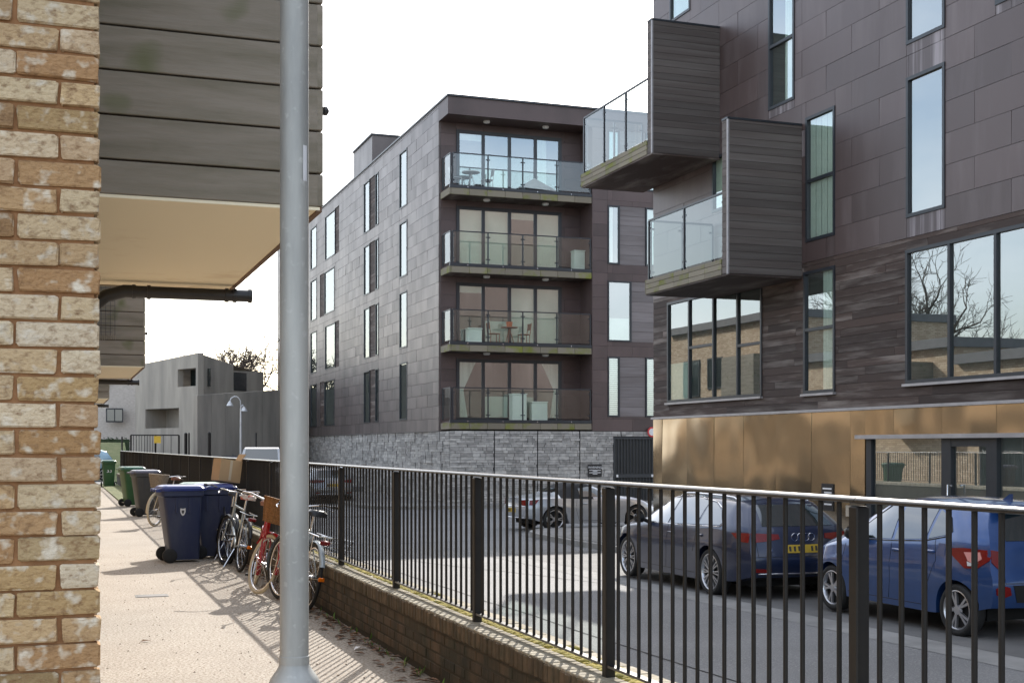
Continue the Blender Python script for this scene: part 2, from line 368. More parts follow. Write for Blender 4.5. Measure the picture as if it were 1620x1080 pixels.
# pavement in front of the right-hand flats, with a rounded end, and the one round the far block
def slab_poly(name, poly, z0, top, m):
    mb = MB(); n = len(poly)
    mb.add([(p[0], p[1], z0) for p in poly] + [(p[0], p[1], top(p[1])) for p in poly], [tuple(range(n))[::-1], tuple(range(n, 2*n))] + [(i, (i+1) % n, n+(i+1) % n, n+i) for i in range(n)])
    return struct(mb.build(name, m))
end = [(11.2+1.6-1.6*math.cos(a), 29.6+1.8*math.sin(a)) for a in [i*math.pi/20 for i in range(1, 11)]]
pv = slab_poly('pavement', [(11.2,-18),(11.2,0),(11.2,9),(11.2,18),(11.2,27)] + end + [(14.2,31.4),(14.2,27),(14.2,18),(14.2,9),(14.2,0),(14.2,-18)], -.86, lambda y: zr(y)+.12, MT['pavement'])
far = [(10.6+1.5-1.5*math.cos(a), 44.4+.0-1.5*math.sin(a)+1.5) for a in [i*math.pi/16 for i in range(0, 9)]]
pv2 = slab_poly('pavement', [(10.6,95)] + far + [(40,44.4),(40,95)], -.86, lambda y: zr(y)+.12, MT['pavement'])
kp = [(11.14, y) for y in np.arange(-2, 29.6, .9)] + [(p[0]-.06*0, p[1]) for p in end]
def kerb_line(parent, pts, w=.13):
    for (a, b) in zip(pts[:-1], pts[1:]):
        a = Vector(a); b = Vector(b); d = (b-a); L = d.length; d.normalize(); nrm = Vector((-d.y, d.x)) * w/2
        a2 = a + d*.006; b2 = b - d*.006
        q = [a2+nrm, b2+nrm, b2-nrm, a2-nrm]; mb = MB(); z0 = -.88
        mb.add([(p.x, p.y, z0) for p in q] + [(p.x, p.y, zr(p.y)+.125) for p in q], [(3,2,1,0),(4,5,6,7),(0,1,5,4),(1,2,6,5),(2,3,7,6),(3,0,4,7)])
        mb.build('kerb_stone', MT['kerb'], parent)
kerb_line(pv, kp)
kerb_line(pv2, [(10.54, y) for y in np.arange(60, 46, -.95)] + [(p[0], p[1]) for p in far] + [(x, 44.4) for x in np.arange(13., 22, .95)])

# ================================================================== retaining wall with railing
FX = 2.58; CAP = .457
wall = thing('retaining_wall', 'low dark mossy brick retaining wall carrying the black railing', 'wall', (FX, 8, 0))
core = MB(); core.box(2.455, 2.83, -4, 57, -.88, CAP-.004-.03).build('wall_core', MT['wall_mortar'], wall)
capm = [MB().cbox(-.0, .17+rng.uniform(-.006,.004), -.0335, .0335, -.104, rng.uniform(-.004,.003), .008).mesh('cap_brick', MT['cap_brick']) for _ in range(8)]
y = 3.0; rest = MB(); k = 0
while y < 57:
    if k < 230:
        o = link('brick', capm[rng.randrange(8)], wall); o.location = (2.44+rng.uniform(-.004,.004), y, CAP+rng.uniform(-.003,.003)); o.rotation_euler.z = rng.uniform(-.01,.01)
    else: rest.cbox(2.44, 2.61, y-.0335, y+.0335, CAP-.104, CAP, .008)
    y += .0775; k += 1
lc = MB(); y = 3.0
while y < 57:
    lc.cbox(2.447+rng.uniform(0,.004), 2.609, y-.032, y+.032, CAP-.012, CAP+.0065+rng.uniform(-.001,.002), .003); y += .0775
lc.build('sunlit_cap_tops', MT['lichen_sunlit'], wall, kind='stuff')  # pale slabs over dark bricks put sunlit tops and shaded fronts into colour
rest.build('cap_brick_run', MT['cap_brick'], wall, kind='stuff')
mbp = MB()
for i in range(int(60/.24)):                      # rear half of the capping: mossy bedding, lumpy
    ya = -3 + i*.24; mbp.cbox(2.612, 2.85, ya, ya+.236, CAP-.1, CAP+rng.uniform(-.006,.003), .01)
mbp.build('rear_capping', MT['lichen_sunlit'], wall, kind='stuff')
ms = MB()
for i in range(2400):
    ya = 3 + 20*rng.random()**1.3; xa = 2.622 + abs(rng.gauss(0,.05)); r = rng.uniform(.01,.042); h = r*rng.uniform(.3,.6)
    ms.lathe([(r,0),(r*.8,h*.6),(r*.35,h),(.001,h*1.05)], 6, (xa, ya, CAP-.004))
ms.build('moss', MT['moss'], wall, 60, kind='stuff')
fb = MB(); zc = CAP - .19; row = 0                 # courses of the face under the capping
while zc > -.02:
    ya = -1 + (.11 if row % 2 else 0)
    while ya < 40:
        fb.cbox(2.45+rng.uniform(-.003,.004), 2.5, ya+.005, ya+.22, zc+.005, zc+.07, .006); ya += .225
    zc -= .075; row += 1
fb.build('brick_courses', MT['wall_brick'], wall, kind='stuff')
sb = MB(); ya = -1                                 # soldier course below the capping
while ya < 40: sb.cbox(2.452, 2.5, ya+.004, ya+.071, CAP-.185+.08, CAP-.11+.004, .005); ya += .075
sb.build('soldier_course', MT['wall_brick'], wall, kind='stuff')

fence = thing('railing', 'long black steel railing with vertical bars along the retaining wall', 'railing', (FX, 8, CAP))
RT = 1.43; posts = [3.72 + 2.1*i for i in range(-2, 26)]
pmesh = MB().cbox(-.026, .026, -.026, .026, 0, RT-CAP-.03, .005).mesh('post', MT['fence_paint'])
bmesh_ = MB().tube([(0,0,.065),(0,0,RT-CAP-.02)], .0092, 8).mesh('bar', MT['fence_paint'], 40)
for yp in posts: link('post', pmesh, fence).location = (FX, yp, CAP-.003)
tr = MB(); bars_far = MB(); nb = 0
for a, b in zip(posts[:-1], posts[1:]):
    MB().prism([(FX+.025*math.cos(t), RT-.018+(.018 if math.sin(t) > 0 else .005)*math.sin(t)) for t in np.linspace(0, 2*math.pi, 25)[:-1]], 1, a-.003, b-.006).build('top_rail', MT['rail_paint'], fence, 50)
    MB().box(FX-.02, FX+.02, a+.027, b-.027, CAP+.055, CAP+.067).build('bottom_rail', MT['rail_paint'], fence)
    MB().box(FX-.012, FX+.012, a+.026, a+.06, RT-.07, RT-.032).build('bracket', MT['galvanised'], fence)
    for j in range(1, 18):
        yb = a + 2.1*j/18
        if nb < 300: link('bar', bmesh_, fence).location = (FX, yb, CAP)
        else: bars_far.tube([(FX,yb,CAP+.065),(FX,yb,RT-.02)], .0085, 5)
        nb += 1
bars_far.build('far_bars', MT['fence_paint'], fence, kind='stuff')

# leaf litter at the foot of the wall
lf = MB()
for i in range(420):
    yl = 6 + 12*rng.random(); xl = 2.43 - abs(rng.gauss(0,.1)); a = rng.random()*6.28; s = rng.uniform(.015,.06); z = .004+rng.random()*.012
    c, d = math.cos(a)*s, math.sin(a)*s
    lf.add([(xl-c,yl-d,z),(xl-d*.5,yl+c*.5,z+s*.3),(xl+c,yl+d,z+.004),(xl+d*.5,yl-c*.5,z+s*.25)], [(0,1,2),(0,2,3)])
o = lf.build('leaf_litter', MT['leaf']); o['kind'] = 'stuff'; o['label'] = 'brown dead leaves gathered along the foot of the brick wall'; o['category'] = 'leaves'
gt_ = MB()
for i in range(260):
    yl = 4.5 + 16*rng.random(); xl = rng.uniform(.2,2.35); s = rng.uniform(.004,.014); a = rng.random()*6.3; c, d = math.cos(a)*s, math.sin(a)*s
    gt_.add([(xl-c,yl-d,.001),(xl-d*.6,yl+c*.6,.004),(xl+c,yl+d,.001),(xl+d*.6,yl-c*.6,.003),(xl,yl,.009)], [(0,1,4),(1,2,4),(2,3,4),(3,0,4)])
o = gt_.build('path_grit', MT['leaf']); o['kind'] = 'stuff'; o['label'] = 'fine brown grit and leaf crumbs scattered over the path'; o['category'] = 'grit'
lt = MB()
for i in range(40):
    yl = 7.5 + 5*rng.random(); xl = 2.42 - rng.random()*.05; a = rng.random()*6.28; h = rng.uniform(.03,.09)
    lt.add([(xl,yl,0),(xl+math.cos(a)*h*.5,yl+math.sin(a)*h*.5,h),(xl+math.cos(a+.5)*h*.4,yl+math.sin(a+.5)*h*.4,h*.6)], [(0,1,2)])
o = lt.build('weeds', MT['weed']); o['kind'] = 'stuff'; o['label'] = 'small green weeds sprouting at the wall foot'; o['category'] = 'weeds'
def ground_leaf(px, py, s, lab):
    p = atD(px, py, F*CAMZ/(py-HY)); mb = MB()
    mb.add([(p.x-s,p.y,.006),(p.x-s*.2,p.y+s*.5,.02),(p.x+s,p.y+s*.1,.012),(p.x+.1*s,p.y-s*.5,.016),(p.x,p.y,.01)], [(0,1,4),(1,2,4),(2,3,4),(3,0,4)]); tag(mb.build('leaf', MT['leaf']), lab, 'leaf')
ground_leaf(230, 1015, .045, 'small orange-brown dead leaf alone on the sunlit path')
ground_leaf(598, 1029, .07, 'curled brown dead leaf beside the white litter by the wall')
mb = MB(); p = atD(569, 1027, F*CAMZ/321)
mb.add([(p.x-.05,p.y-.02,.006),(p.x+.0,p.y-.03,.03),(p.x+.06,p.y-.01,.01),(p.x+.05,p.y+.03,.012),(p.x-.03,p.y+.03,.022)], [(0,1,4),(1,3,4),(1,2,3)]); tag(mb.build('litter', MT['white_paint']), 'pale scrap of litter lying among leaves near the wall', 'litter')
# small service cover in the path
p = atD(240, 942, F*CAMZ/236); mb = MB(); mb.box(p.x-.17,p.x+.17,p.y-.12,p.y+.12,-.01,.004); mb.box(p.x-.15,p.x+.15,p.y-.1,p.y+.1,.004,.007)
tag(mb.build('service_cover', MT['channel']), 'small pale rectangular service cover set in the path', 'cover')

# ================================================================== lamp post beside the brick corner
LP = Vector((.700, 3.985, 0))
lp = thing('lamp_post', 'grey galvanised lamp post with wider base beside the brick corner', 'lamp post', LP)
prof = [(.081,0),(.081,.86)] + [(.081-.002-.0345*(1-math.cos(i*math.pi/12))/2*1.0, .86+.075*i/12) for i in range(1, 13)] + [(.0445,.937)]
MB().lathe(prof, 32, LP).build('base', MT['galvanised'], lp, 40)
MB().lathe([(.0465,.925),(.0465,.95),(.0445,.952),(.044,6.2),(.001,6.2)], 32, LP).build('shaft', MT['galvanised'], lp, 40)
st = MB(); a0 = math.atan2(-.94,.34)
for i in range(6):
    a, b = a0+.1+i*.06, a0+.1+(i+1)*.06; r = .0458
    st.quad(*[(LP.x+r*math.cos(t), LP.y+r*math.sin(t), z) for (t, z) in ((a,2.42),(b,2.42),(b,2.53),(a,2.53))])
st.build('sticker', MT['sticker'], lp, 60)
MB().box(LP.x-.1,LP.x+.45,LP.y-.08,LP.y+.08,6.2,6.3).build('lantern', MT['lamp_grey'], lp)

# ================================================================== terrace houses on the path
HX = .117; PITCH = 10.4
HL = ['tan brick house end with grey boarded balcony box above the lamp post', 'brick house whose grey boarded balcony carries a black wire trellis', 'brick terrace house with grey balcony box two doors beyond the lamp post',
      'brick terrace house with grey balcony box three doors beyond the lamp post', 'brick terrace house with grey balcony box four doors beyond the lamp post']
smesh = {}
def brick_mesh(w, n=5):
    key = round(w, 3)
    if key not in smesh:
        L = []
        for _ in range(n):
            mb = MB().cbox(0, w, 0, .06, 0, .0645, .004)
            mb.v = [(x+rng.uniform(-.003,.003), y_+rng.uniform(-.003,.002), z+rng.uniform(-.0028,.0028)) for (x,y_,z) in mb.v]; L.append(mb.mesh('brick', MT['brick']))
        smesh[key] = L
    return smesh[key][rng.randrange(n)]
for hk in range(5):
    y0 = 3.8 + PITCH*hk; H = (6.4, 6.2, 4.3, 4.9, 6.9)[hk]
    h = thing('terrace_house', HL[hk], 'house', (-4, y0+4, 0), 'terrace houses along the path')
    wl = MB().box(-8, HX-.014, y0+.013, y0+PITCH-.02, -.1, H).build('wall', MT['mortar'] if hk == 0 else MT['brickwork_x'], h)
    if hk == 0:
        side = MB(); left = MB(); nrow = int(H/.075)
        for r_ in range(nrow):
            z = .005 + r_*.075
            x = HX; first = True
            while x > -2.6:
                w = .1025 if (first and r_ % 2 == 0) else .2155
                xa = x - w
                if xa > -.75 and z < 3.6:
                    o = link('brick', brick_mesh(w), wl); o.location = (xa + rng.uniform(-.004,.003), y0 + rng.uniform(-.003,.004), z + rng.uniform(-.0015,.0015)); o.rotation_euler = (0, rng.uniform(-.004,.004), rng.uniform(-.006,.006))
                else: left.cbox(xa, x, y0, y0+.03, z, z+.0645, .006)
                x = xa - .0105; first = False
            yb = y0 + (.2265 if r_ % 2 == 0 else .113)
            while yb < y0 + PITCH - .2:
                side.cbox(HX-.05, HX, yb, yb+.2155, z, z+.0645, .006); yb += .226
        left.build('brick_field', MT['brick'], wl, kind='stuff'); side.build('side_brick_field', MT['brick'], wl, kind='stuff')
        MB().box(HX-.445,HX-.435,y0-.004,y0+.02,3.205,3.275).build('weep_vent', MT['black_plastic'], wl)
        vz = [MB().box(HX-.446,HX-.434,y0-.007,y0-.004,3.21+.0065*i,3.213+.0065*i).build('vent_slot', MT['steel_edge'], wl) for i in range(10)]
    else:
        MB().box(-8, HX-.02, y0, y0+.012, -.1, H).build('end_wall', MT['brickwork_y'], h)
    MB().box(-8.2, HX+.18, y0-.1 if hk else y0-.05, y0+PITCH-.12, H, H+.32).build('roof', MT['roof_grey'], h)
    # timber balcony box
    b0, b1, bz0, bz1, bx = y0+1.1, y0+3.75, 2.523, (5.48 if hk not in (2,3) else 4.5), .972
    bal = MB().box(HX-.3, bx-.03, b0+.03, b1-.03, bz0+.01, bz1-.04).build('balcony', MT['trim_brown'], h)
    edges = [2.523] + [2.653 + .1635*i for i in range(18 if hk not in (2,3) else 12)]
    for za, zb in zip(edges[:-1], edges[1:]):
        MB().cbox(HX-.02, bx-.02, b0, b0+.028, za, zb-.008, .003).build('board', MT['grey_board'], bal)
        MB().cbox(bx-.03, bx, b0+.001, b1, za+.001, zb-.007, .003).build('board', MT['grey_board'], bal)
    MB().box(HX-.02, bx-.012, b0+.004, b1, bz0-.014, bz0-.002).build('soffit', MT['soffit'], h)
    MB().box(bx-.026, bx-.004, b0+.005, b1, bz0-.02, bz0-.0005).build('soffit_trim', MT['trim_brown'], h)
    MB().box(HX-.02, bx+.0, b1+.001, b1+.03, bz0-.02, bz1-.1).build('balcony_end', MT['grey_board'], h)
    MB().lathe([(.012,0),(.018,.01),(.018,.02),(.006,.028)], 10, (bx, b0+.03, 2.9), 0).build('bolt', MT['black_plastic'], bal)
    # overflow pipe under the box
    yp, zp = b1-.2, 2.452; pr = .034
    pp = MB(); pp.tube([(HX-.06,yp,zp-.16),(HX+.05,yp,zp-.11),(HX+.14,yp,zp-.03),(HX+.24,yp,zp),(HX+.3,yp,zp)], pr+.003, 14); pp.tube([(HX+.3,yp,zp),(1.05,yp,zp)], pr, 16)
    dp = pp.build('overflow_pipe', MT['black_plastic'], h, 50)
    for xa in (HX+.28, HX+.36, .9, .945, 1.03): MB().tube([(xa,yp,zp),(xa+.018,yp,zp)], pr+.006, 16).build('collar', MT['black_plastic'], dp, 50)
    # window facing the street, seen mirrored in the flats opposite
    for (wa, wb, za, zb) in ((y0+5.0, y0+6.3, 1.0, 2.3), (y0+7.2, y0+9.2, .1, 2.4), (y0+5.2, y0+6.6, 4.2, 5.6), (y0+7.4, y0+9.0, 3.9, 5.6)):
        if zb < H-.6:
            w = MB(); w.box(HX-.01, HX+.03, wa, wb, za, za+.07); w.box(HX-.01, HX+.03, wa, wb, zb-.07, zb); w.box(HX-.01, HX+.03, wa, wa+.07, za+.07, zb-.07); w.box(HX-.01, HX+.03, wb-.07, wb, za+.07, zb-.07)
            fr = w.build('window', MT['frame'], h)
            MB().box(HX-.012, HX+.012, wa+.07, wb-.07, za+.07, zb-.07).build('pane', MT['car_glass'], fr)
    if hk == 1:
        tr_ = MB()
        for i in range(11): tr_.tube([(HX+.02+i*.05, b0-.03, 2.86),(HX+.02+i*.05, b0-.03, 3.6)], .003, 4)
        for i in range(14): tr_.tube([(HX+.0, b0-.034, 2.9+i*.05),(HX+.55-.004*(14-i), b0-.034, 2.9+i*.05)], .0025, 4)
        tr_.build('wire_trellis', MT['frame'], bal)
        fg = MB()
        for i in range(22): xa = HX+.02+i*.024; fg.box(xa, xa+.006, b0-.045, b0-.038, 2.8+rng.random()*.02, 2.87)
        fg.build('bamboo_fringe', MT['wicker_grey'], bal)

# ================================================================== window maker for the flats
def win(parent, pl, u0, u1, z0, z1, cols=(), trans={}, fw=.06, d0=.0, d1=.095, backing=None, sill=False, curt=None, panem='pane'):
    """frame with mullions at cols (u), transoms {col index: [z..]}; panes and blinds behind them are sub-parts"""
    fr = MB()
    pbox(fr, pl, u0, u1, z0, z0+fw, d0, d1); pbox(fr, pl, u0, u1, z1-fw, z1, d0, d1)
    pbox(fr, pl, u0, u0+fw, z0+fw, z1-fw, d0, d1-.002); pbox(fr, pl, u1-fw, u1, z0+fw, z1-fw, d0, d1-.002)
    cs = sorted(cols); ed = [u0+fw] + [c for c in cs] + [u1-fw]; cells = []
    for c in cs: pbox(fr, pl, c-fw/2, c+fw/2, z0+fw, z1-fw, d0, d1-.004)
    for i in range(len(ed)-1):
        a = ed[i] + (fw/2 if i else 0); b = ed[i+1] - (fw/2 if i < len(ed)-2 else 0)
        zs = [z0+fw] + sorted(trans.get(i, [])) + [z1-fw]
        for j in range(len(zs)-1):
            za = zs[j] + (fw/2 if j else 0); zb = zs[j+1] - (fw/2 if j < len(zs)-2 else 0); cells.append((i, a, b, za, zb))
            if j: pbox(fr, pl, a, b, zs[j]-fw/2, zs[j]+fw/2, d0, d1-.006)
    f = fr.build('window', MT['frame'], parent)
    for (i, a, b, za, zb) in cells:
        q = MB(); tl = rng.uniform(-.0012,.0012); dd = (d0+d1)/2
        pbox(q, pl, a, b, za, zb, dd-.006, dd); q.build('pane', MT[panem], f)
        bk = (backing or {}).get(i, 'room') if isinstance(backing, dict) else (backing or 'room')
        w = MB(); pbox(w, pl, a, b, za, zb, d0+.003, d0+.008)
        if bk == 'vertical':
            w = MB(); n = max(3, int((b-a)/.09)); 
            for k in range(n): ua = a+(b-a)*k/n; pbox(w, pl, ua, ua+(b-a)/n*.86, za, zb, d0+.004+.006*(k % 2), d0+.012+.006*(k % 2))
            w.build('vertical_blind', MT['blind'], f)
        elif bk == 'slats':
            w = MB(); n = int((zb-za)/.08)
            for k in range(n): zz = za+(zb-za)*k/n; pbox(w, pl, a, b, zz, zz+(zb-za)/n*.7, d0+.006, d0+.016)
            w.build('shutter', MT['blind'], f)
        elif bk == 'half':
            w = MB(); pbox(w, pl, a, b, za+(zb-za)*.0, zb-(zb-za)*.62, d0+.006, d0+.012); w.build('blind', MT['blind'], f)
            w = MB(); pbox(w, pl, a, b, zb-(zb-za)*.62, zb, d0+.002, d0+.004); w.build('interior', MT['room'], f)
        elif bk == 'top':
            w = MB(); pbox(w, pl, a, b, zb-(zb-za)*.12, zb, d0+.006, d0+.012); w.build('blind', MT['blind'], f)
            w = MB(); pbox(w, pl, a, b, za, zb-(zb-za)*.12, d0+.002, d0+.004); w.build('interior', MT['room'], f)
        elif bk == 'curtain':
            w = MB(); n = 9
            for k in range(n):
                ua, ub = a+(b-a)*.45*k/n, a+(b-a)*.45*(k+1)/n; pbox(w, pl, ua, ub, za, zb, d0+.004+.004*(k % 2), d0+.01+.004*(k % 2))
            w.build('curtain', MT['curtain'], f)
            w = MB(); pbox(w, pl, a, b, za, zb, d0+.001, d0+.0025); w.build('interior', MT['room'], f)
        elif bk == 'tied':
            w = MB(); wd = (b-a)
            P = lambda u, z: (u, pl[1]-d0-.008, z) if pl[0] == 'y' else (pl[1]-d0-.008, u, z)
            s0 = a if i == 0 else b; sg = 1 if i == 0 else -1
            w.add([P(s0,zb),P(s0+sg*wd*.75,zb),P(s0+sg*wd*.2,za+(zb-za)*.5),P(s0+sg*wd*.38,za),P(s0,za)], [(0,1,2,3,4)]); w.build('curtain', MT['curtain'], f)
            w = MB(); pbox(w, pl, a, b, za, zb, d0+.001, d0+.0025); w.build('interior', MT['room'], f)
        elif bk == 'blind': w.build('blind', MT['blind'], f)
        else: w.build('interior', MT['room'], f)
    if sill:
        s_ = MB(); pbox(s_, pl, u0-.03, u1+.03, z0-.05, z0-.005, d0, d1+.05); s_.build('sill', MT['steel_edge'], f)
    return f

def glass_rail(parent, pts, z0, z1, n, name='balustrade', post_top=True, gmat='rail_glass'):
    """glass balustrade along straight line pts[0]->pts[1] with n panels"""
    a, b = Vector(pts[0]), Vector(pts[1]); d = b-a; L = d.length; d.normalize(); nr = Vector((d.y, -d.x))
    def bar(mb, p, q, w, za, zb):
        t = (q-p); t.normalize(); m = Vector((t.y, -t.x))*w/2; vs = [p+m, q+m, q-m, p-m]
        mb.add([(v.x,v.y,za) for v in vs]+[(v.x,v.y,zb) for v in vs], [(3,2,1,0),(4,5,6,7),(0,1,5,4),(1,2,6,5),(2,3,7,6),(3,0,4,7)])
    r = MB(); bar(r, a, b, .045, z1-.04, z1); bal = r.build(name, MT['frame'], parent)
    for i in range(n+1):
        p = a + d*(L*i/n); po = MB(); bar(po, p-d*.022, p+d*.022, .05, z0, z1-.04)
        for zz in (z0+.18, z1-.2):
            if i > 0: bar(po, p-d*.09, p-d*.022, .02, zz-.02, zz+.02)
            if i < n: bar(po, p+d*.022, p+d*.09, .02, zz-.02, zz+.02)
        po.build('baluster', MT['frame'], bal)
        if i < n:
            q = a + d*(L*(i+1)/n); g = MB(); bar(g, p+d*.035, q-d*.035, .012, z0+.06, z1-.045); g.build('glass_panel', MT[gmat], bal)
    return bal

# ================================================================== right-hand block of flats
RX, RN, RZ = 14.1, 28.9, 14.3; BZ = 2.27; TZ = 5.24
rb = thing('apartment_block', 'dark copper clad flats with bronze ground floor and two projecting boxed balconies', 'building', (RX+6, 12, -.5))
PR = ('x', RX)
MB().box(RX, RX+13, -12, RN-.02, -.88, RZ-.05).build('wall', MT['seam'], rb)
MB().box(RX-.1, RX+13.1, -12.05, RN+.06, RZ-.05, RZ+.06).build('roof', MT['steel_edge'], rb)
def wz(px0, px1, pyt, pyb, ref=None):
    """window rectangle on the facade from photo columns and the rows of its left edge"""
    a, b = onX(px0, pyt, RX-.09), onX(px0, pyb, RX-.09); c = onX(px1, pyt, RX-.09)
    return (c.y, a.y, b.z, a.z)
RW = {}
RW['ribbon'] = (onX(1760,400,RX).y, *wz(1432,1620,396,607)[1:])
RW['w2'] = wz(1270.5,1320,431,623); RW['w3'] = wz(1274,1320,187,384); RW['w4'] = wz(1215,1256,-14,176)
RW['w5'] = wz(1433,1494,124,345); RW['w6'] = wz(1433,1494,-150,72); RW['w7'] = wz(1055,1204.5,479,637); RW['w8'] = wz(1126,1172,250,337)
RW['w9'] = wz(1059,1091,-120,38); RW['w10'] = wz(1574,1660,-220,9)
for k_ in ('w6','w9','w10'): RW[k_] = (*RW[k_][:3], min(RW[k_][3], RZ-.35))
holes = list(RW.values())
dr = wz(1366,1700,694,900); door = (dr[0], dr[1], -.75, dr[3])
# cladding: copper above, timber on the first floor, bronze at street level
cr_ = subtract(rows(6, RN, TZ, RZ-.06, .53, 1.7, .5, .0), holes)
def stained(r): return any(w_[0]-.15 < (r[0]+r[1])/2 < w_[1]+.15 and r[3] <= w_[2]+.02 and w_[2]-r[3] < .75 and r[1]-r[0] < 1.69 for w_ in (RW['w5'], RW['w6'], RW['w4'], RW['w10']))
clad(rb, PR, [r for r in cr_ if not stained(r)], [MT['copper']], 'copper_panel', .0, .075, .007, 260, .004)
clad(rb, PR, [r for r in cr_ if stained(r)], [MT['copper_stained']], 'copper_panel', .0, .075, .007, 40, .004)
tb = subtract(rows(6, RN, BZ+.06, TZ, .149, 3.3, .45, .3), holes)
clad(rb, PR, tb, [MT['dark_timber']], 'timber_board', .0, .07, .006, 260, .002)
bz = subtract(rows(6, RN+.03, -.75, BZ, 3.2, 1.32, 0), [door])
clad(rb, PR, bz, [MT['bronze']], 'bronze_panel', .0, .06, .007, 60, .005)
mb = MB(); pbox(mb, PR, -12, RN+.05, BZ+.002, BZ+.055, 0, .12); mb.build('flashing', MT['steel_edge'], rb)
mb = MB(); pbox(mb, PR, -12, 5.99, TZ, RZ-.06, 0, .07); mb.build('copper_wall', MT['copper'], rb)
mb = MB(); pbox(mb, PR, -12, 5.99, -.75, BZ, 0, .06); mb.build('bronze_wall', MT['bronze'], rb)
mb = MB(); pbox(mb, PR, -12, 5.99, BZ+.06, TZ, 0, .06); mb.build('timber_wall', MT['dark_timber'], rb)
PN = ('y', RN+.06)   # short return at the north end, seen edge-on
mb = MB(); mb.box(RX-.0, RX+13, RN-.02, RN+.05, BZ, RZ-.05); mb.build('end_wall', MT['copper'], rb)
mb = MB(); mb.box(RX-.03, RX+13, RN-.02, RN+.045, -.75, BZ); mb.build('end_wall_base', MT['bronze'], rb)
def upx(px): return onX(px, 500, RX-.09).y
win(rb, PR, *RW['ribbon'], cols=[upx(1500.5), upx(1574), upx(1654)], sill=True)
w = RW['w2']; win(rb, PR, *w, trans={0: [onX(1271,524,RX).z]}, sill=True, backing='curtain')
w = RW['w3']; win(rb, PR, *w, trans={0: [onX(1274,291,RX).z]}, backing='vertical')
w = RW['w4']; win(rb, PR, *w, trans={0: [onX(1215,81,RX).z]}, backing='curtain')
win(rb, PR, *RW['w5']); win(rb, PR, *RW['w6']); win(rb, PR, *RW['w8'], backing='blind'); win(rb, PR, *RW['w9'], backing='blind'); win(rb, PR, *RW['w10'])
w = RW['w7']; win(rb, PR, *w, cols=[upx(1089), upx(1127.5), upx(1165.5)], trans={0: [onX(1166,548,RX).z], 2: [onX(1090,551,RX).z]}, sill=True, backing={3: 'half'})
# street door and its glazing under a steel canopy line
u0, u1, _, zt = door
mb = MB(); pbox(mb, PR, 6, u1+.12, zt, zt+.07, 0, .2); mb.build('canopy', MT['steel_edge'], rb)
ed = [onX(p, 750, RX).y for p in (1376, 1384, 1496, 1511, 1567, 1584, 1700)]
mb = MB(); pbox(mb, PR, ed[1], ed[0], -.75, zt-.002, 0, .08); mb.build('door_post', MT['frame'], rb)
mb = MB(); pbox(mb, PR, ed[0], u1, -.75, zt-.002, 0, .03); mb.build('door_reveal', MT['bronze'], rb)
mb = MB(); pbox(mb, PR, ed[2], ed[1]-.01, -.7, zt-.002, .02, .03); mb.build('shop_pane', MT['pane'], rb)
dl = MB(); pbox(dl, PR, ed[3], ed[2], -.7, zt-.002, 0, .09); pbox(dl, PR, ed[5], ed[4], -.7, zt-.002, 0, .09); pbox(dl, PR, ed[4], ed[3], zt-.14, zt-.002, 0, .085); dl = dl.build('door', MT['frame'], rb)
mb = MB(); pbox(mb, PR, ed[4], ed[3], -.6, zt-.14, .02, .03); mb.build('pane', MT['pane'], dl)
hd = MB(); hz = .95; hd.tube([(RX-.12,ed[3]-.05,hz),(RX-.2,ed[3]-.06,hz+.02),(RX-.2,ed[3]-.06,hz+.0-.5),(RX-.12,ed[3]-.05,hz-.52)], .018, 8); hd.build('handle', MT['chrome'], dl, 60)
mb = MB(); pbox(mb, PR, ed[6], ed[5], -.7, zt-.002, .02, .03); mb.build('shop_pane', MT['pane'], rb)
# two boxed balconies
def boxed(px_out, y_s, zb, zt_, y_n, rail_top, npan):
    xo = onY(px_out, 400, y_s).x
    root = MB().box(xo+.02, RX-.075, y_s+.2, y_n-.02, zb+.02, zb+.3).build('balcony', MT['frame'], rb)
    scr = MB(); scr.box(xo+.02, RX-.08, y_s+.02, y_s+.2, zb+.01, zt_-.02).build('screen_core', MT['frame'], root)
    z = zb; 
    while z < zt_-.03:
        z2 = min(z+.148, zt_-.012)
        MB().box(xo+.035, RX-.078, y_s, y_s+.02, z+.003, z2-.003).build('board', MT['screen_timber'], root); MB().box(xo, xo+.019, y_s+.03, y_s+.215, z+.003, z2-.003).build('board', MT['screen_timber'], root); z += .148
    MB().box(xo-.004, xo+.034, y_s-.006, y_s+.028, zb-.005, zt_).build('corner_trim', MT['steel_edge'], root)
    MB().box(xo-.01, RX-.078, y_s-.012, y_s+.22, zt_-.01, zt_+.03).build('coping', MT['frame'], root)
    n = int((y_n-y_s-.22)/.85)+1; L = (y_n-y_s-.22)/n
    for i in range(n):
        for (za, zb_) in ((zb, zb+.105), (zb+.11, zb+.215), (zb+.22, zb+.31)):
            MB().cbox(xo-.02, xo+.02, y_s+.222+i*L+.003, y_s+.222+(i+1)*L-.003, za+.002, zb_, .004).build('fascia_board', MT['slab_timber'], root)
    MB().box(xo-.02, RX-.078, y_n-.018, y_n+.01, zb, zb+.31).build('end_fascia', MT['slab_timber'], root)
    MB().box(xo, RX-.078, y_s+.0, y_n-.02, zb-.03, zb+.015).build('soffit', MT['dark_timber'], root)
    glass_rail(root, ((xo+.06, y_s+.24), (xo+.06, y_n-.04)), zb+.31, rail_top, npan)
    glass_rail(root, ((xo+.1, y_n-.04), (RX-.12, y_n-.04)), zb+.31, rail_top, 2)
bA = onX(1268.5, 195, RX-.08).y; bB = onX(1138.5, 38, RX-.08).y
boxed(1151, bA, 4.97, onY(1151,187,bA).z, onX(1022,460,onY(1151,400,bA).x).y, 6.62, 2)
boxed(1031, bB, 8.05, onY(1031,31,bB).z, onX(920,298,onY(1031,400,bB).x).y, 9.78, 3)
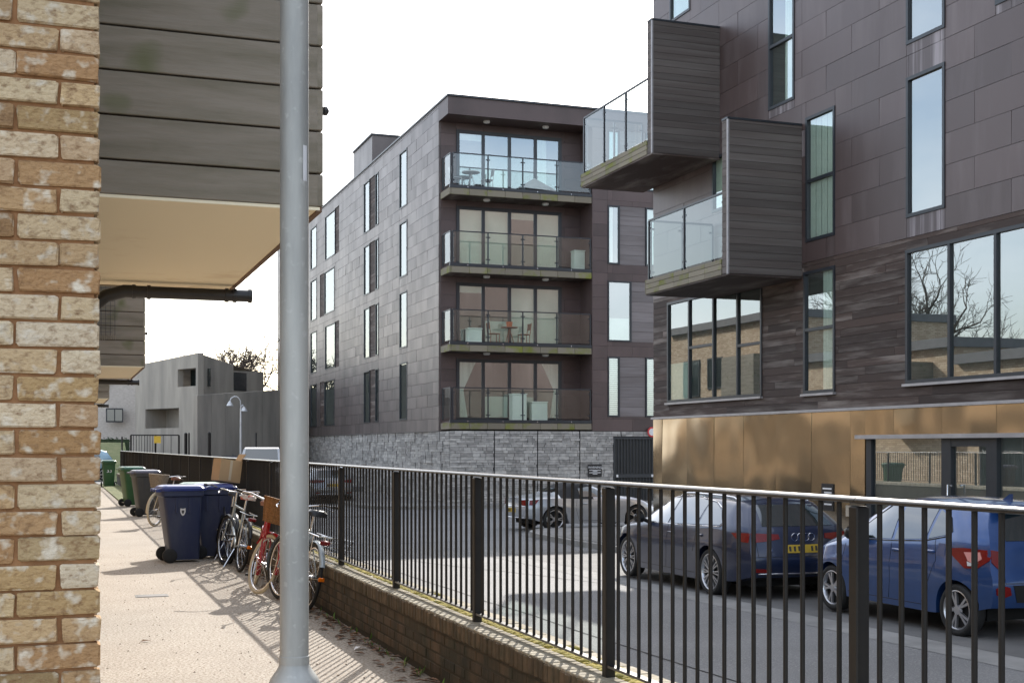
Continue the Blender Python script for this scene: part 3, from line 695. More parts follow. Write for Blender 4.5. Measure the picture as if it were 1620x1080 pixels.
p = onX(1310, 786, RX-.06); sg = thing('wall_sign', 'small dark notice plate on the bronze wall behind the estate car', 'sign', p)
MB().box(p.x-.02, p.x-.004, p.y-.2, p.y+.2, p.z-.26, p.z+.26).build('plate', MT['sign_black'], sg)
for i in range(5): MB().box(p.x-.023, p.x-.0205, p.y-.15, p.y+.15-.05*(i % 3), p.z+.15-.075*i, p.z+.18-.075*i).build('print_line', MT['white_paint'], sg)

# ================================================================== far block of flats across the side entrance
AX, AY, AR = 13.9, 47.2, 14.7; AF = 45.95; AB = 2.2; AE = 85.
fb_ = thing('apartment_block', 'five storey copper clad flats on a grey stone base with stacked corner balconies', 'building', (AX+8, 62, -.55))
PW = ('x', AX); PF = ('y', AY); PG = ('y', AF)
MB().box(AX, AX+16, AY, AE, -.88, AR-.08).build('wall', MT['seam'], fb_)
rf = MB().box(AX-.12, AX+16, AF-.06, AE, AR, AR+.07).build('roof', MT['frame'], fb_)
MB().box(AX-.08, AX+16, AF, AY+.02, AR-.66, AR-.005).build('fascia', MT['copper_front'], rf)
MB().box(AX-.078, AX+.4, AY+.021, AE, AR-.06, AR-.005).build('parapet', MT['copper_skylit'], rf)
RWS = [(11.68,14.07), (8.75,11.08), (5.75,8.13), (2.72,5.15)]
def ay(px): return onX(px, 400, AX-.09).y
wh = []; wins = []
for (za, zb) in RWS: wins.append((ay(643.5), ay(631.5), za, zb, 'one'))
for (za, zb) in RWS: wins.append((ay(598.3), ay(575.3), za, zb, 'three'))
for i, (za, zb) in enumerate(RWS): wins.append((ay(536.), ay(514.), za, zb, 'right') if i % 2 == 0 else (ay(528.6), ay(505.8), za, zb, 'left'))
for (za, zb) in RWS: wins.append((ay(500.5), ay(491.), za, zb, 'one'))
for (za, zb) in RWS: wins.append((ay(470), ay(460), za, zb, 'one'))
for (a, b, za, zb, k) in wins: wh.append((a, b, za, zb))
clad(fb_, PW, subtract(rows(AY, AE, AB, AR-.07, .475, 1.6, .5), wh), [MT['copper_skylit']], 'copper_panel', 0, .075, .01, 300, .006)
for (a, b, za, zb, k) in wins:
    if k == 'one': win(fb_, PW, a, b, za, zb)
    else:
        if k == 'three': s = [(a, a+(b-a)*.2, 1), (a+(b-a)*.2, a+(b-a)*.6, 0), (a+(b-a)*.6, b, 1)]
        elif k == 'right': s = [(a, a+(b-a)*.28, 0), (a+(b-a)*.28, b, 1)]
        else: s = [(a, a+(b-a)*.68, 1), (a+(b-a)*.68, b, 0)]
        for (u0, u1, g) in s:
            if g: win(fb_, PW, u0, u1, za, zb, fw=.05)
            else:
                n = int((zb-za)/.16)
                for j in range(n):
                    m_ = MB(); pbox(m_, PW, u0+.004, u1-.004, za+(zb-za)*j/n+.003, za+(zb-za)*(j+1)/n-.003, 0, .04); m_.build('timber_board', MT['dark_timber'], fb_)
# roof access box
pA = onX(558, 270, AX); pB = onX(587, 250, AX)
MB().box(AX+.05, AX+4, pB.y, pA.y, AR+.07, AR+1.45).build('roof_box', MT['copper_skylit'], rf); MB().box(AX-.02, AX+4.05, pB.y-.06, pA.y+.06, AR+1.45, AR+1.53).build('roof_box_cap', MT['frame'], rf)
# stone base: flat slates joined (too small to pick apart), with big upright blocks on the street side
st = MB(); gp = ('y', AF+.0); gw = ('x', AX-.0)
MB().box(AX+.03, AX+16, AF+.05, AY-.001, -.88, AB-.02).build('base_core', MT['stone_gap'], fb_)
GX0, GX1, GZ = onY(970, 700, AF).x, onY(1034, 700, AF).x + .4, onY(1000, 691, AF).z
z = -.6
while z < AB-.03:
    h_ = rng.choice((.075,.1,.1,.13)); zt2 = min(z+h_, AB-.01); u = AX
    bays = [AX + i*1.75 for i in range(1, 9)]
    while u < AX+13:
        w_ = rng.uniform(.14,.5); u2 = min(u+w_, AX+13); nb_ = [b for b in bays if u < b < u2]
        if nb_: u2 = nb_[0]-.02
        for (a_, b_, c_, d_) in subtract([(u, u2, z, zt2)], [(GX0, GX1, -2, GZ)]): pbox(st, gp, a_+.006, b_-.006, c_+.005, d_-.005, -.06, rng.uniform(0,.035))
        u = u2 + (.04 if nb_ else 0)
    z = zt2
st.build('slate_courses', MT['stone'], fb_, kind='stuff')
st = MB(); z = -.6; tiers = [-.6,-.2,.15,.55,.95,1.4,1.8,2.18]
for za, zb in zip(tiers[:-1], tiers[1:]):
    u = AF
    while u < AE:
        w_ = rng.uniform(.6,1.7); out = rng.uniform(0,.05); n_ = rng.choice((3,4,4,5))
        for q_ in range(n_):
            a_, b_ = za+(zb-za)*q_/n_, za+(zb-za)*(q_+1)/n_; uu = u+.045; ue = min(u+w_,AE)-.045
            while uu < ue-.05:
                u3 = min(uu+rng.uniform(.3,.8), ue); pbox(st, gw, uu+.006, u3-.006, a_+.005, b_-.005, -.08, out+rng.uniform(0,.02)); uu = u3
        u += w_
st.build('stone_blocks', MT['stone'], fb_, kind='stuff')
MB().box(AX+.04, AX+.2, AF+.05, AE, -.7, AB-.015).build('base_side_core', MT['stone_gap'], fb_)
MB().box(AX-.1, AX+.3, AY+.1, AE, AB-.012, AB-.002).build('base_flashing', MT['steel_edge'], fb_)
# loggia: back wall, doors, slabs, balustrades
LX = onY(937, 400, AF).x
FL = [11.35, 8.42, 5.48, 2.55]      # finished slab levels (top)
dx0, dx1 = onY(722, 300, AY-.06).x, onY(888, 300, AY-.06).x
dm = [onY(p, 300, AY-.06).x for p in (764.5, 806, 847)]
dh = [(f+.06, f+2.42) for f in FL]
clad(fb_, PF, subtract(rows(AX, LX+.1, AB, AR-.66, .475, 1.7, .5), [(dx0, dx1, a, b) for (a, b) in dh]), [MT['copper_front']], 'copper_panel', 0, .05, .006, 120, .002)
BK = [{0: 'top', 1: 'half', 2: 'room', 3: 'curtain'}, {0: 'blind', 1: 'blind', 2: 'top', 3: 'blind'}, {0: 'top', 1: 'half', 2: 'blind', 3: 'blind'}, {0: 'tied', 1: 'half', 2: 'half', 3: 'tied'}]
for k, (f, (a, b)) in enumerate(zip(FL, dh)):
    win(fb_, PF, dx0, dx1, a, b, cols=dm, fw=.12, backing=BK[k])
    sl = MB().box(AX+.04, LX, AF+.1, AY-.06, f-.3, f).build('balcony_slab', MT['dark_timber'], fb_)
    nn = 8; L = (LX-AX-.06)/nn
    for i in range(nn):
        MB().cbox(AX+.05+i*L, AX+.05+(i+1)*L-.008, AF+.01, AF+.095, f-.3, f-.06, .01).build('fascia_board', MT['slab_timber'], sl)
    MB().box(AX-.02, AX+.039, AF+.02, AY-.08, f-.3, f-.06).build('side_fascia', MT['slab_timber'], sl)
    MB().box(AX+.0, LX-.02, AF-.0, AF+.11, f-.055, f+.06).build('rail_channel', MT['frame'], sl)
    glass_rail(sl, ((AX+.12, AF+.06), (LX-.06, AF+.06)), f+.06, f+1.28, 4)
    glass_rail(sl, ((AX+.06, AY-.12), (AX+.06, AF+.1)), f+.06, f+1.28, 1)
    for i in range(4):
        xx = AX+.7+i*1.4; MB().lathe([(.02,0),(.02,.012),(.001,.014)], 8, (xx, AF-.014, f), 1).build('bolt', MT['chrome'], sl)
    ceil = AR-.66 if k == 0 else FL[k-1]-.3
    for px in (770, 863):
        q = onY(px, 300, AF+.6); MB().lathe([(.13,0),(.13,-.05),(.09,-.08),(.001,-.085)], 16, (q.x, AF+.6, ceil-.002)).build('ceiling_light', MT['render_white'], sl, 40)
# right-hand bay, flush with the slab fronts
MB().box(LX+.02, AX+16, AF+.08, AY, AB, AR-.67).build('bay_wall', MT['frame'], fb_)
MB().box(LX+.001, LX+.02, AF+.0, AY-.06, AB, AR-.67).build('bay_side', MT['copper_front'], fb_)
PB = ('y', AF+.08)
BR = [(onY(970,418,AF).z, onY(970,325,AF).z), (onY(970,540,AF).z, onY(970,444,AF).z), (onY(970,659,AF).z, onY(970,564,AF).z)]
BR = [(BR[0][0]+2.95, BR[0][1]+2.95)] + BR
x_ = [onY(p, 400, AF).x for p in (961.5, 980.5, 1021.5, 1041)]; xw = onY(999, 400, AF).x
bh = [(x_[0], x_[3], a, b) for (a, b) in BR]
clad(fb_, PB, subtract(rows(LX+.02, AX+13, AB, AR-.67, .475, 1.7, .5), bh), [MT['copper_front']], 'copper_panel', 0, .07, .006, 120, .003)
for k, (a, b) in enumerate(BR):
    kind_ = ['blind','curtain','half','slats'][k]
    e = xw if k == 2 else x_[1]
    win(fb_, PB, x_[0], e, a, b, backing=kind_); 
    if k != 2: win(fb_, PB, x_[2], x_[3], a, b, backing=kind_ if k == 3 else 'blind')
    n = 6
    for j in range(n):
        m_ = MB(); pbox(m_, PB, e+.01, (x_[2] if k != 2 else x_[3])-.01, a+(b-a)*j/n+.004, a+(b-a)*(j+1)/n-.004, 0, .05); m_.build('timber_panel', MT['panel_timber'], fb_)
# car park gate in the stone base
gt = thing('car_park_gate', 'black barred car park gate in the grey stone base', 'gate', ((GX0+GX1)/2, AF, -.55))
MB().box(GX0, GX1, AF+.02, AF+.048, -.6, GZ).build('gate_back', MT['room'], gt)
g = MB(); g.box(GX0, GX0+.07, AF-.03, AF+.018, -.55, GZ); g.box(GX1-.07, GX1, AF-.03, AF+.018, -.55, GZ); g.box(GX0+.07, GX1-.07, AF-.03, AF+.018, GZ-.08, GZ); g.build('gate_frame', MT['frame'], gt)
MB().box(GX0+.07, GX1-.07, AF-.04, AF+.0, .38, .52).build('gate_rail', MT['frame'], gt)
for i in range(1, 15):
    xx = GX0+.07+(GX1-GX0-.14)*i/15; MB().box(xx-.016, xx+.016, AF-.028, AF+.004, -.5, GZ-.08).build('gate_bar', MT['frame'], gt)
for xx in (GX0+.12, GX1-.52): MB().box(xx, xx+.08, AF-.05, AF-.041, .4, .5).build('reflector', MT['white_paint'], gt)
q = onY(941, 744, AF-.05); ws = thing('warning_sign', 'small black WARNING notice beside the car park gate', 'sign', (q.x, AF-.06, q.z))
MB().cbox(q.x-.29, q.x+.29, AF-.075, AF-.045, q.z-.23, q.z+.25, .006).build('plate', MT['sign_black'], ws)
text_mesh('WARNING', .12, MT['white_paint'], 'lettering', ws, Matrix.Translation((q.x, AF-.078, q.z+.12)) @ Matrix.Rotation(R(90), 4, 'X'))
for i, (w_, zz) in enumerate(((.24,.02),(.1,-.03),(.24,-.08),(.1,-.13))): MB().box(q.x-w_, q.x+w_, AF-.079, AF-.0755, q.z+zz-.012, q.z+zz+.012).build('print_line', MT['white_paint'], ws)
q = onY(1036, 683, AF-.3); rs_ = MB(); rs_.lathe([(.001,0),(.2,0),(.2,.02),(.001,.02)], 24, (q.x-.02, AF-.1, q.z), 1); r0 = tag(rs_.build('round_sign', MT['sign_red'], None, 40), 'red and white round traffic sign above the car park gate', 'sign')
MB().lathe([(.001,0),(.14,0),(.14,.006),(.001,.006)], 24, (q.x-.02, AF-.107, q.z), 1).build('sign_face', MT['white_paint'], r0)
# furniture on the balconies
def round_table(x, y, z, lab, m='steel_edge', r=.35, h=.72):
    t = thing('balcony_table', lab, 'table', (x, y, z)); MB().lathe([(.001,h-.03),(r,h-.03),(r,h),(.001,h)], 20, (x,y,z)).build('table_top', MT[m], t, 40)
    for i in range(3):
        a = i*2.1; MB().tube([(x,y,z+h-.03),(x+.22*math.cos(a),y+.22*math.sin(a),z)], .015, 6).build('leg', MT[m], t)
def chair(x, y, z, lab, m='steel_edge', face=1):
    t = thing('balcony_chair', lab, 'chair', (x, y, z)); MB().cbox(x-.2,x+.2,y-.2,y+.2,z+.43,z+.46,.01).build('seat', MT[m], t)
    for sx in (-1,1):
        for sy in (-1,1): MB().tube([(x+sx*.18,y+sy*.18,z),(x+sx*.17,y+sy*.17,z+.43)], .014, 6).build('leg', MT[m], t)
    b = MB(); b.tube([(x+face*.19,y-.18,z+.46),(x+face*.24,y-.18,z+.88)], .014, 6); b.tube([(x+face*.19,y+.18,z+.46),(x+face*.24,y+.18,z+.88)], .014, 6); b.box(x+face*.22-.01,x+face*.22+.01,y-.17,y+.17,z+.62,z+.86); b.build('backrest', MT[m], t)
yb = AF+.7
q = onY(745, 270, yb); round_table(q.x, yb, FL[0], 'round grey metal table on the top balcony of the stone-based flats')
chair(q.x+.65, yb, FL[0], 'grey metal chair right of the round table on the top balcony', face=1); chair(q.x-.6, yb, FL[0], 'grey metal chair near the glass end of the top balcony', face=-1)
q = onY(850, 280, yb); t = thing('sun_lounger', 'folded pale sun lounger on the top balcony', 'lounger', (q.x, yb, FL[0])); mb = MB(); mb.prism([(q.x-.7,FL[0]+.3),(q.x-.2,FL[0]+.62),(q.x-.15,FL[0]+.58),(q.x+.7,FL[0]+.2),(q.x+.7,FL[0]+.15),(q.x-.7,FL[0]+.25)], 1, yb-.25, yb+.25); mb.build('bed', MT['steel_edge'], t)
for xx in (-.6,.6): MB().box(q.x+xx-.02,q.x+xx+.02,yb-.24,yb+.24,FL[0]+.06,FL[0]+.24).build('leg', MT['frame'], t)
q = onY(805, 520, yb); round_table(q.x+.02, yb, FL[2], 'small terracotta topped table on the third balcony down', 'leather', .33)
chair(q.x-.62, yb, FL[2], 'folding chair left of the terracotta topped table', 'leather', -1); chair(q.x+.62, yb, FL[2], 'folding chair right of the terracotta topped table', 'leather', 1)
tag(MB().lathe([(.001,0),(.1,0),(.13,.2),(.11,.2),(.1,.18),(.001,.18)], 16, (q.x+.02, yb, FL[2]+.721)).build('plant_pot', MT['terracotta'], None, 40), 'terracotta pot standing on the balcony table', 'pot')
def crate(px, py, f, w, h, lab, m='blind', nm='storage_box'):
    q = onY(px, py, yb+.15); t = MB().cbox(q.x-w/2,q.x+w/2,yb,yb+.4,f+.001,f+h,.02); b = t.build(nm, MT[m]); tag(b, lab, 'box'); MB().cbox(q.x-w/2-.015,q.x+w/2+.015,yb-.015,yb+.415,f+h+.001,f+h+.05,.01).build('lid', MT[m], b)
crate(750, 525, FL[2], .55, .6, 'pale green storage box on the third balcony down'); crate(820, 650, FL[3], .6, 1.05, 'tall white cabinet on the lowest balcony'); crate(852, 650, FL[3], .65, .75, 'low white cabinet on the lowest balcony')
crate(915, 398, FL[1], .45, .85, 'pale cabinet at the wall end of the second balcony')

# ================================================================== cars
def smooth_interp(xs, pts, sig=.07):
    px = [p[0] for p in pts]; py = [p[1] for p in pts]
    fine = np.linspace(px[0]-.6, px[-1]+.6, 900); v = np.interp(fine, px, py); k = np.arange(-40, 41); dx = fine[1]-fine[0]
    g = np.exp(-.5*(k*dx/sig)**2); g /= g.sum(); vp = np.pad(v, 40, mode='edge'); v = np.convolve(vp, g, mode='valid')
    return np.interp(xs, fine, v)
def make_car(name, label, S, paint, loc, heading):
    """local frame: +Y forward, ground at z=0"""
    root = thing(name, label, 'car')
    y0, y1 = S['rear'], S['front']; ra, fa, r = S['axles'][0], S['axles'][1], S['r']; RA = r*1.16
    ys = sorted(set(list(np.arange(y0, y1, .05)) + [y1] + [ra+RA*math.cos(a) for a in np.linspace(0, math.pi, 19)] + [fa+RA*math.cos(a) for a in np.linspace(0, math.pi, 19)]))
    ys = np.array([ys[0]] + [b for a, b in zip(ys[:-1], ys[1:]) if b-a > .004])
    Wd = smooth_interp(ys, S['w'], .09); zb = smooth_interp(ys, S['belt']); zf = smooth_interp(ys, S['roof'], S.get('sig', .06)); wr = smooth_interp(ys, S['rw'], .1); zs = smooth_interp(ys, S['sill'], .03)
    zf = np.maximum(zf, zb+.03)
    NS, NG, NR = 9, 6, 7; rings = []
    for i, y in enumerate(ys):
        e = zs[i]
        for ax in (ra, fa):
            if abs(y-ax) < RA: e = max(e, r*.98 + math.sqrt(max(RA*RA-(y-ax)**2, 0)))
        e = min(e, zb[i]-.06); pts = [(0, e), (Wd[i]*.5, e), (Wd[i]-.09, e)]
        flare = 0
        for ax in (ra, fa): flare = max(flare, .022*math.exp(-((y-ax)/(RA*1.15))**4))
        for k in range(NS+1):
            t = k/NS; z = e + (zb[i]-e)*t; zz = (z-.25)/(zb[i]-.25)
            prof = 1 - .045*max(0, zz-.62)**1.3/.38**1.3*1.0 - .05*max(0, .35-zz) + .008*math.exp(-((zz-.66)/.05)**2)
            pts.append((Wd[i]*prof + flare*math.exp(-((z-RA-r)/.16)**2), z))
        wb = pts[-1][0]-.012; zt = zf[i]; ze = zb[i]+(zt-zb[i])*.86
        for k in range(1, NG+1):
            t = k/NG; pts.append((wb+(wr[i]-wb)*t + .018*math.sin(math.pi*t), zb[i]+.008+(ze-zb[i])*t))
        for k in range(1, NR+1):
            t = k/NR; a = t*math.pi/2; pts.append((wr[i]*(1-t) if t > .35 else wr[i]*(1-t), ze+(zt-ze)*min(1, math.sin(a)**.6)))
        rings.append(pts)
    n = len(rings[0]); V = []; FC = []
    NRr = S.get('rlean'); NFf = S.get('flean')
    def warp(p):
        x, y, z = p
        if y < y0+.7: w_ = min(1, (y0+.7-y)/.7)**1.2; y += w_*np.interp(z, [a for a, b in NRr], [b for a, b in NRr])
        if y > y1-.7: w_ = min(1, (y-y1+.7)/.7)**1.2; y -= w_*np.interp(z, [a for a, b in NFf], [b for a, b in NFf])
        return (x, y, z)
    for i, y in enumerate(ys):
        for (x, z) in rings[i]: V.append(warp((x, y, z)))
        for (x, z) in rings[i]: V.append(warp((-x, y, z)))
    soft = []
    def isoft(k, i):
        s = S.get('soft'); return s and k >= 3+NS and s[0] <= (ys[i]+ys[i+1])/2 <= s[1]
    for i in range(len(ys)-1):
        for k in range(n-1):
            for side in (0, n):
                a = i*2*n+side+k; f = (a, a+1, a+1+2*n, a+2*n); (soft if isoft(k, i) else FC).append(f)
    NC = 8
    for (i, bul, sg) in ((0, S.get('rbulge',.1), -1), (len(ys)-1, S.get('fbulge',.2), 1)):
        grid = []
        for k in range(n):
            L = Vector(V[i*2*n+k]); Rr = Vector(V[i*2*n+n+k]); rowv = [i*2*n+k]
            for c in range(1, NC):
                t = c/NC; p = L.lerp(Rr, t); u = 2*t-1; p.y += sg*bul*(1-u*u)*min(1, abs(L.x)/.5); rowv.append(len(V)); V.append(tuple(p))
            rowv.append(i*2*n+n+k); grid.append(rowv)
        for k in range(n-1):
            for c in range(NC): FC.append((grid[k][c], grid[k][c+1], grid[k+1][c+1], grid[k+1][c]))
    def sub(faces, nm, m):
        idx = sorted(set(i for f in faces for i in f)); mp = {j: q for q, j in enumerate(idx)}
        me = bpy.data.meshes.new(nm); me.from_pydata([V[j] for j in idx], [], [tuple(mp[q] for q in f) for f in faces]); me.materials.append(m)
        bm = bmesh.new(); bm.from_mesh(me); bmesh.ops.remove_doubles(bm, verts=bm.verts, dist=.0008); bmesh.ops.recalc_face_normals(bm, faces=bm.faces); bm.to_mesh(me); bm.free()
        me.polygons.foreach_set('use_smooth', [True]*len(me.polygons)); me.set_sharp_from_angle(angle=R(42)); return link(nm, me, root)
    body = sub(FC, 'body', MT[paint])
    if soft: sub(soft, 'soft_top', MT['soft_top'])
    bvh = BVHTree.FromPolygons(V, FC + soft)
    MB().box(-Wd.max()+.3, Wd.max()-.3, y0+.3, y1-.3, .18, .62).build('underbody', MT['under'], root)
    def decal(nm, poly, axis, m, off=.006, cell=.09, parent=None, sgn=-1, skirt=.02):
        bm = bmesh.new(); vs = [bm.verts.new((p[0], p[1], 0)) for p in poly]; bm.faces.new(vs)
        xs = [p[0] for p in poly]; yy = [p[1] for p in poly]
        for (mn, mxx, nv) in ((min(xs), max(xs), (1,0,0)), (min(yy), max(yy), (0,1,0))):
            c = mn + cell
            while c < mxx-.01:
                bmesh.ops.bisect_plane(bm, geom=bm.verts[:]+bm.edges[:]+bm.faces[:], plane_co=(c*nv[0], c*nv[1], 0), plane_no=nv); c += cell
        bad = False; nrm = {}
        for v in bm.verts:
            a, b = v.co.x, v.co.y
            if axis == 'side': o_, d_ = Vector((sgn*3, a, b)), Vector((-sgn, 0, 0))
            elif axis == 'rear': o_, d_ = Vector((a, -5, b)), Vector((0, 1, 0))
            elif axis == 'front': o_, d_ = Vector((a, 5, b)), Vector((0, -1, 0))
            else: o_, d_ = Vector((a, b, 4)), Vector((0, 0, -1))
            h, nn, _, _ = bvh.ray_cast(o_, d_)
            if h is None: bad = True; h = o_ + d_*3; nn = -d_
            if nn.dot(d_) > 0: nn = -nn
            v.co = h + nn*off; nrm[v] = nn
        bed = [e for e in bm.edges if e.is_boundary]; ex = bmesh.ops.extrude_edge_only(bm, edges=bed)
        for v in [g for g in ex['geom'] if isinstance(g, bmesh.types.BMVert)]:
            near = min(nrm, key=lambda w: (w.co-v.co).length_squared); v.co = v.co - nrm[near]*skirt
        bmesh.ops.recalc_face_normals(bm, faces=bm.faces)
        me = bpy.data.meshes.new(nm); bm.to_mesh(me); bm.free(); me.materials.append(MT[m])
        me.polygons.foreach_set('use_smooth', [True]*len(me.polygons)); me.set_sharp_from_angle(angle=R(35))
        return link(nm, me, parent or root)
    def strip(nm, pts, axis, m, rad, sgn=-1, off=.0, parent=None, closed=False, step=.05):
        P = []; q = pts + ([pts[0]] if closed else [])
        for (a, b) in zip(q[:-1], q[1:]):
            nseg = max(1, int(math.hypot(b[0]-a[0], b[1]-a[1])/step))
            for j in range(nseg): t = j/nseg; P.append((a[0]+(b[0]-a[0])*t, a[1]+(b[1]-a[1])*t))
        if not closed: P.append(q[-1])
        out = []
        for (a, b) in P:
            if axis == 'side': h, nn, _, _ = bvh.ray_cast(Vector((sgn*3, a, b)), Vector((-sgn,0,0)))
            elif axis == 'rear': h, nn, _, _ = bvh.ray_cast(Vector((a,-5,b)), Vector((0,1,0)))
            else: h, nn, _, _ = bvh.ray_cast(Vector((a,b,4)), Vector((0,0,-1)))
            if h is not None: out.append(h + (Vector((sgn*off,0,0)) if axis == 'side' else Vector((0,-off,0)) if axis == 'rear' else Vector((0,0,off))))
        if len(out) > 1: return MB().tube(out, rad, 6, closed=closed).build(nm, MT[m], parent or body, 60)
    for sg in (-1, 1):
        for w_ in S['windows']:
            g = decal('side_window', w_, 'side', 'car_glass', .005, .12, sgn=sg)
        if S.get('trim'): strip('window_trim', S['trim'], 'side', S.get('trim_m','chrome'), .008, sg, .003, closed=True)
        for s_ in S.get('seams', ()): strip('door_seam', s_, 'side', 'under', .004, sg, -.001)
        for (hy, hz) in S.get('handles', ()):
            h, nn, _, _ = bvh.ray_cast(Vector((sg*3, hy, hz)), Vector((-sg,0,0)))
            if h: MB().cbox(h.x-.022, h.x+.022, hy-.1, hy+.1, hz-.018, hz+.018, .01).build('door_handle', MT[paint], root, 40)
        mz = S['mirror']; h, nn, _, _ = bvh.ray_cast(Vector((sg*3, mz[0], mz[1]-.03)), Vector((-sg,0,0)))
        if h:
            mm = MB(); mm.cbox(h.x+sg*.03-.0 if sg > 0 else h.x-.21, h.x+.21 if sg > 0 else h.x-.03, mz[0]-.05, mz[0]+.07, mz[1]-.02, mz[1]+.13, .035); mm.tube([(h.x-sg*.02, mz[0], mz[1]), (h.x+sg*.09, mz[0], mz[1]+.04)], .03, 8); mm.build('mirror', MT[S.get('mirror_m', paint)], root, 50)
        tl = S['tail']; decal('tail_light', [(sg*a, b) for a, b in tl], 'rear', 'red_lens', .012, .07)
        if S.get('tail_side'): decal('tail_light_wrap', S['tail_side'], 'side', 'red_lens', .01, .06, sgn=sg)
        if S.get('tail_in'): decal('reverse_lens', [(sg*a, b) for a, b in S['tail_in']], 'rear', S.get('tail_in_m', 'clear_lens'), .02, .06)
        if S.get('reflector'): decal('rear_reflector', [(sg*a, b) for a, b in S['reflector']], 'rear', 'red_lens', .012, .06)
        if S.get('head'): decal('headlight', [(sg*a, b) for a, b in S['head']], 'front', 'clear_lens', .012, .07)
    decal('rear_window', S['rearwin'], 'rear', 'car_glass', .006, .1)
    decal('windscreen', S['screen'], 'top', 'car_glass', .006, .1)
    pl_ = decal('number_plate', S['plate'], 'rear', 'plate_yellow', .014, .1)
    px0, px1 = min(p[0] for p in S['plate']), max(p[0] for p in S['plate']); pz0, pz1 = min(p[1] for p in S['plate']), max(p[1] for p in S['plate'])
    for i in range(7):
        if i == 4: continue
        a = px0+.03+(px1-px0-.06)*i/7; decal('plate_mark', [(a,pz0+.022),(a+.03,pz0+.022),(a+.03,pz1-.022),(a,pz1-.022)], 'rear', 'plate_black', .018, .1, pl_)
    if S.get('lower'): decal('rear_valance', S['lower'], 'rear', 'under', .01, .12)
    for e in S.get('rear_strips', ()): strip('bumper_strip', e[0], 'rear', e[1], e[2], off=.004)
    for s_ in S.get('rear_seams', ()): strip('hatch_seam', s_, 'rear', 'under', .004, off=-.001)
    if S.get('rails'):
        for sg in (-1, 1):
            P = [bvh.ray_cast(Vector((sg*S['rails'][2], y, 4)), Vector((0,0,-1)))[0] for y in np.linspace(S['rails'][0], S['rails'][1], 14)]
            P = [p + Vector((0,0,.045 if 0 < i < 13 else 0)) for i, p in enumerate(P)]; MB().tube(P, .016, 8).build('roof_rail', MT['chrome'], body, 60)
    h = bvh.ray_cast(Vector((0, S['fin'], 4)), Vector((0,0,-1)))[0]
    MB().prism([(S['fin']-.08, h.z-.01), (S['fin']+.08, h.z-.01), (S['fin']-.05, h.z+.07), (S['fin']-.08, h.z+.07)], 0, -.012, .012).build('aerial', MT[paint], body)
    # wheels
    tw = S.get('tw', .205); tm = MB().lathe([(r-.075,-tw/2+.01),(r-.05,-tw/2),(r-.02,-tw/2+.002),(r-.004,-tw/2+.02),(r,-tw/2+.05),(r,tw/2-.05),(r-.004,tw/2-.02),(r-.02,tw/2-.002),(r-.05,tw/2),(r-.075,tw/2-.01)], 40, ax=0).mesh('wheel', MT['rubber'], 50)
    def rim(sg):
        mb = MB(); R0 = r-.07; ex = sg*(tw/2-.012)
        mb.lathe([(R0+.008,sg*.02-sg*.08),(R0+.008,ex),(R0-.012,ex+sg*.006),(R0-.022,ex-sg*.006),(R0-.03,0)], 40, ax=0)
        ns = S['spokes']
        for k in range(ns):
            a = 2*math.pi*k/ns
            for da in S.get('split', (0,)):
                c, s_ = math.cos(a+da), math.sin(a+da); c0, s0 = math.cos(a+da*.35), math.sin(a+da*.35); wd = S.get('sw', .022)
                pI = Vector((0, c0, s0))*.045; pO = Vector((0, c, s_))*(R0-.012); t = (pO-pI).normalized(); m_ = Vector((0, -t.z, t.y))
                q = [pI+m_*wd*.8, pO+m_*wd, pO-m_*wd, pI-m_*wd*.8]; xi, xo = ex-sg*.035, ex-sg*.004
                mb.add([(xi+ (0 if j in (1,2) else 0), p.y, p.z) for j, p in enumerate(q)] + [(xo - (sg*.004 if j in (1,2) else sg*.0), p.y, p.z) for j, p in enumerate(q)], [(3,2,1,0),(4,5,6,7),(0,1,5,4),(1,2,6,5),(2,3,7,6),(3,0,4,7)])
        mb.lathe([(.001,ex),(.05,ex-sg*.002),(.06,ex-sg*.03)], 20, ax=0)
        return mb.mesh('rim', MT['alloy'], 35), MB().lathe([(R0,ex-sg*.05),(.001,ex-sg*.05)], 30, ax=0).mesh('brake_backing', MT['under'])
    for sg in (-1, 1):
        rmesh, bk = rim(sg)
        for ax in (ra, fa):
            wx = sg*(S['W']/2-tw/2-.005-(.02 if ax == fa else .012)); o = link('wheel', tm, root); o.location = (wx, ax, r)
            q = link('rim', rmesh, o); q.matrix_parent_inverse = Matrix(); q2 = link('brake_backing', bk, o); q2.matrix_parent_inverse = Matrix()
    root.location = loc; root.rotation_euler = (0, 0, heading); return root, decal, bvh, body

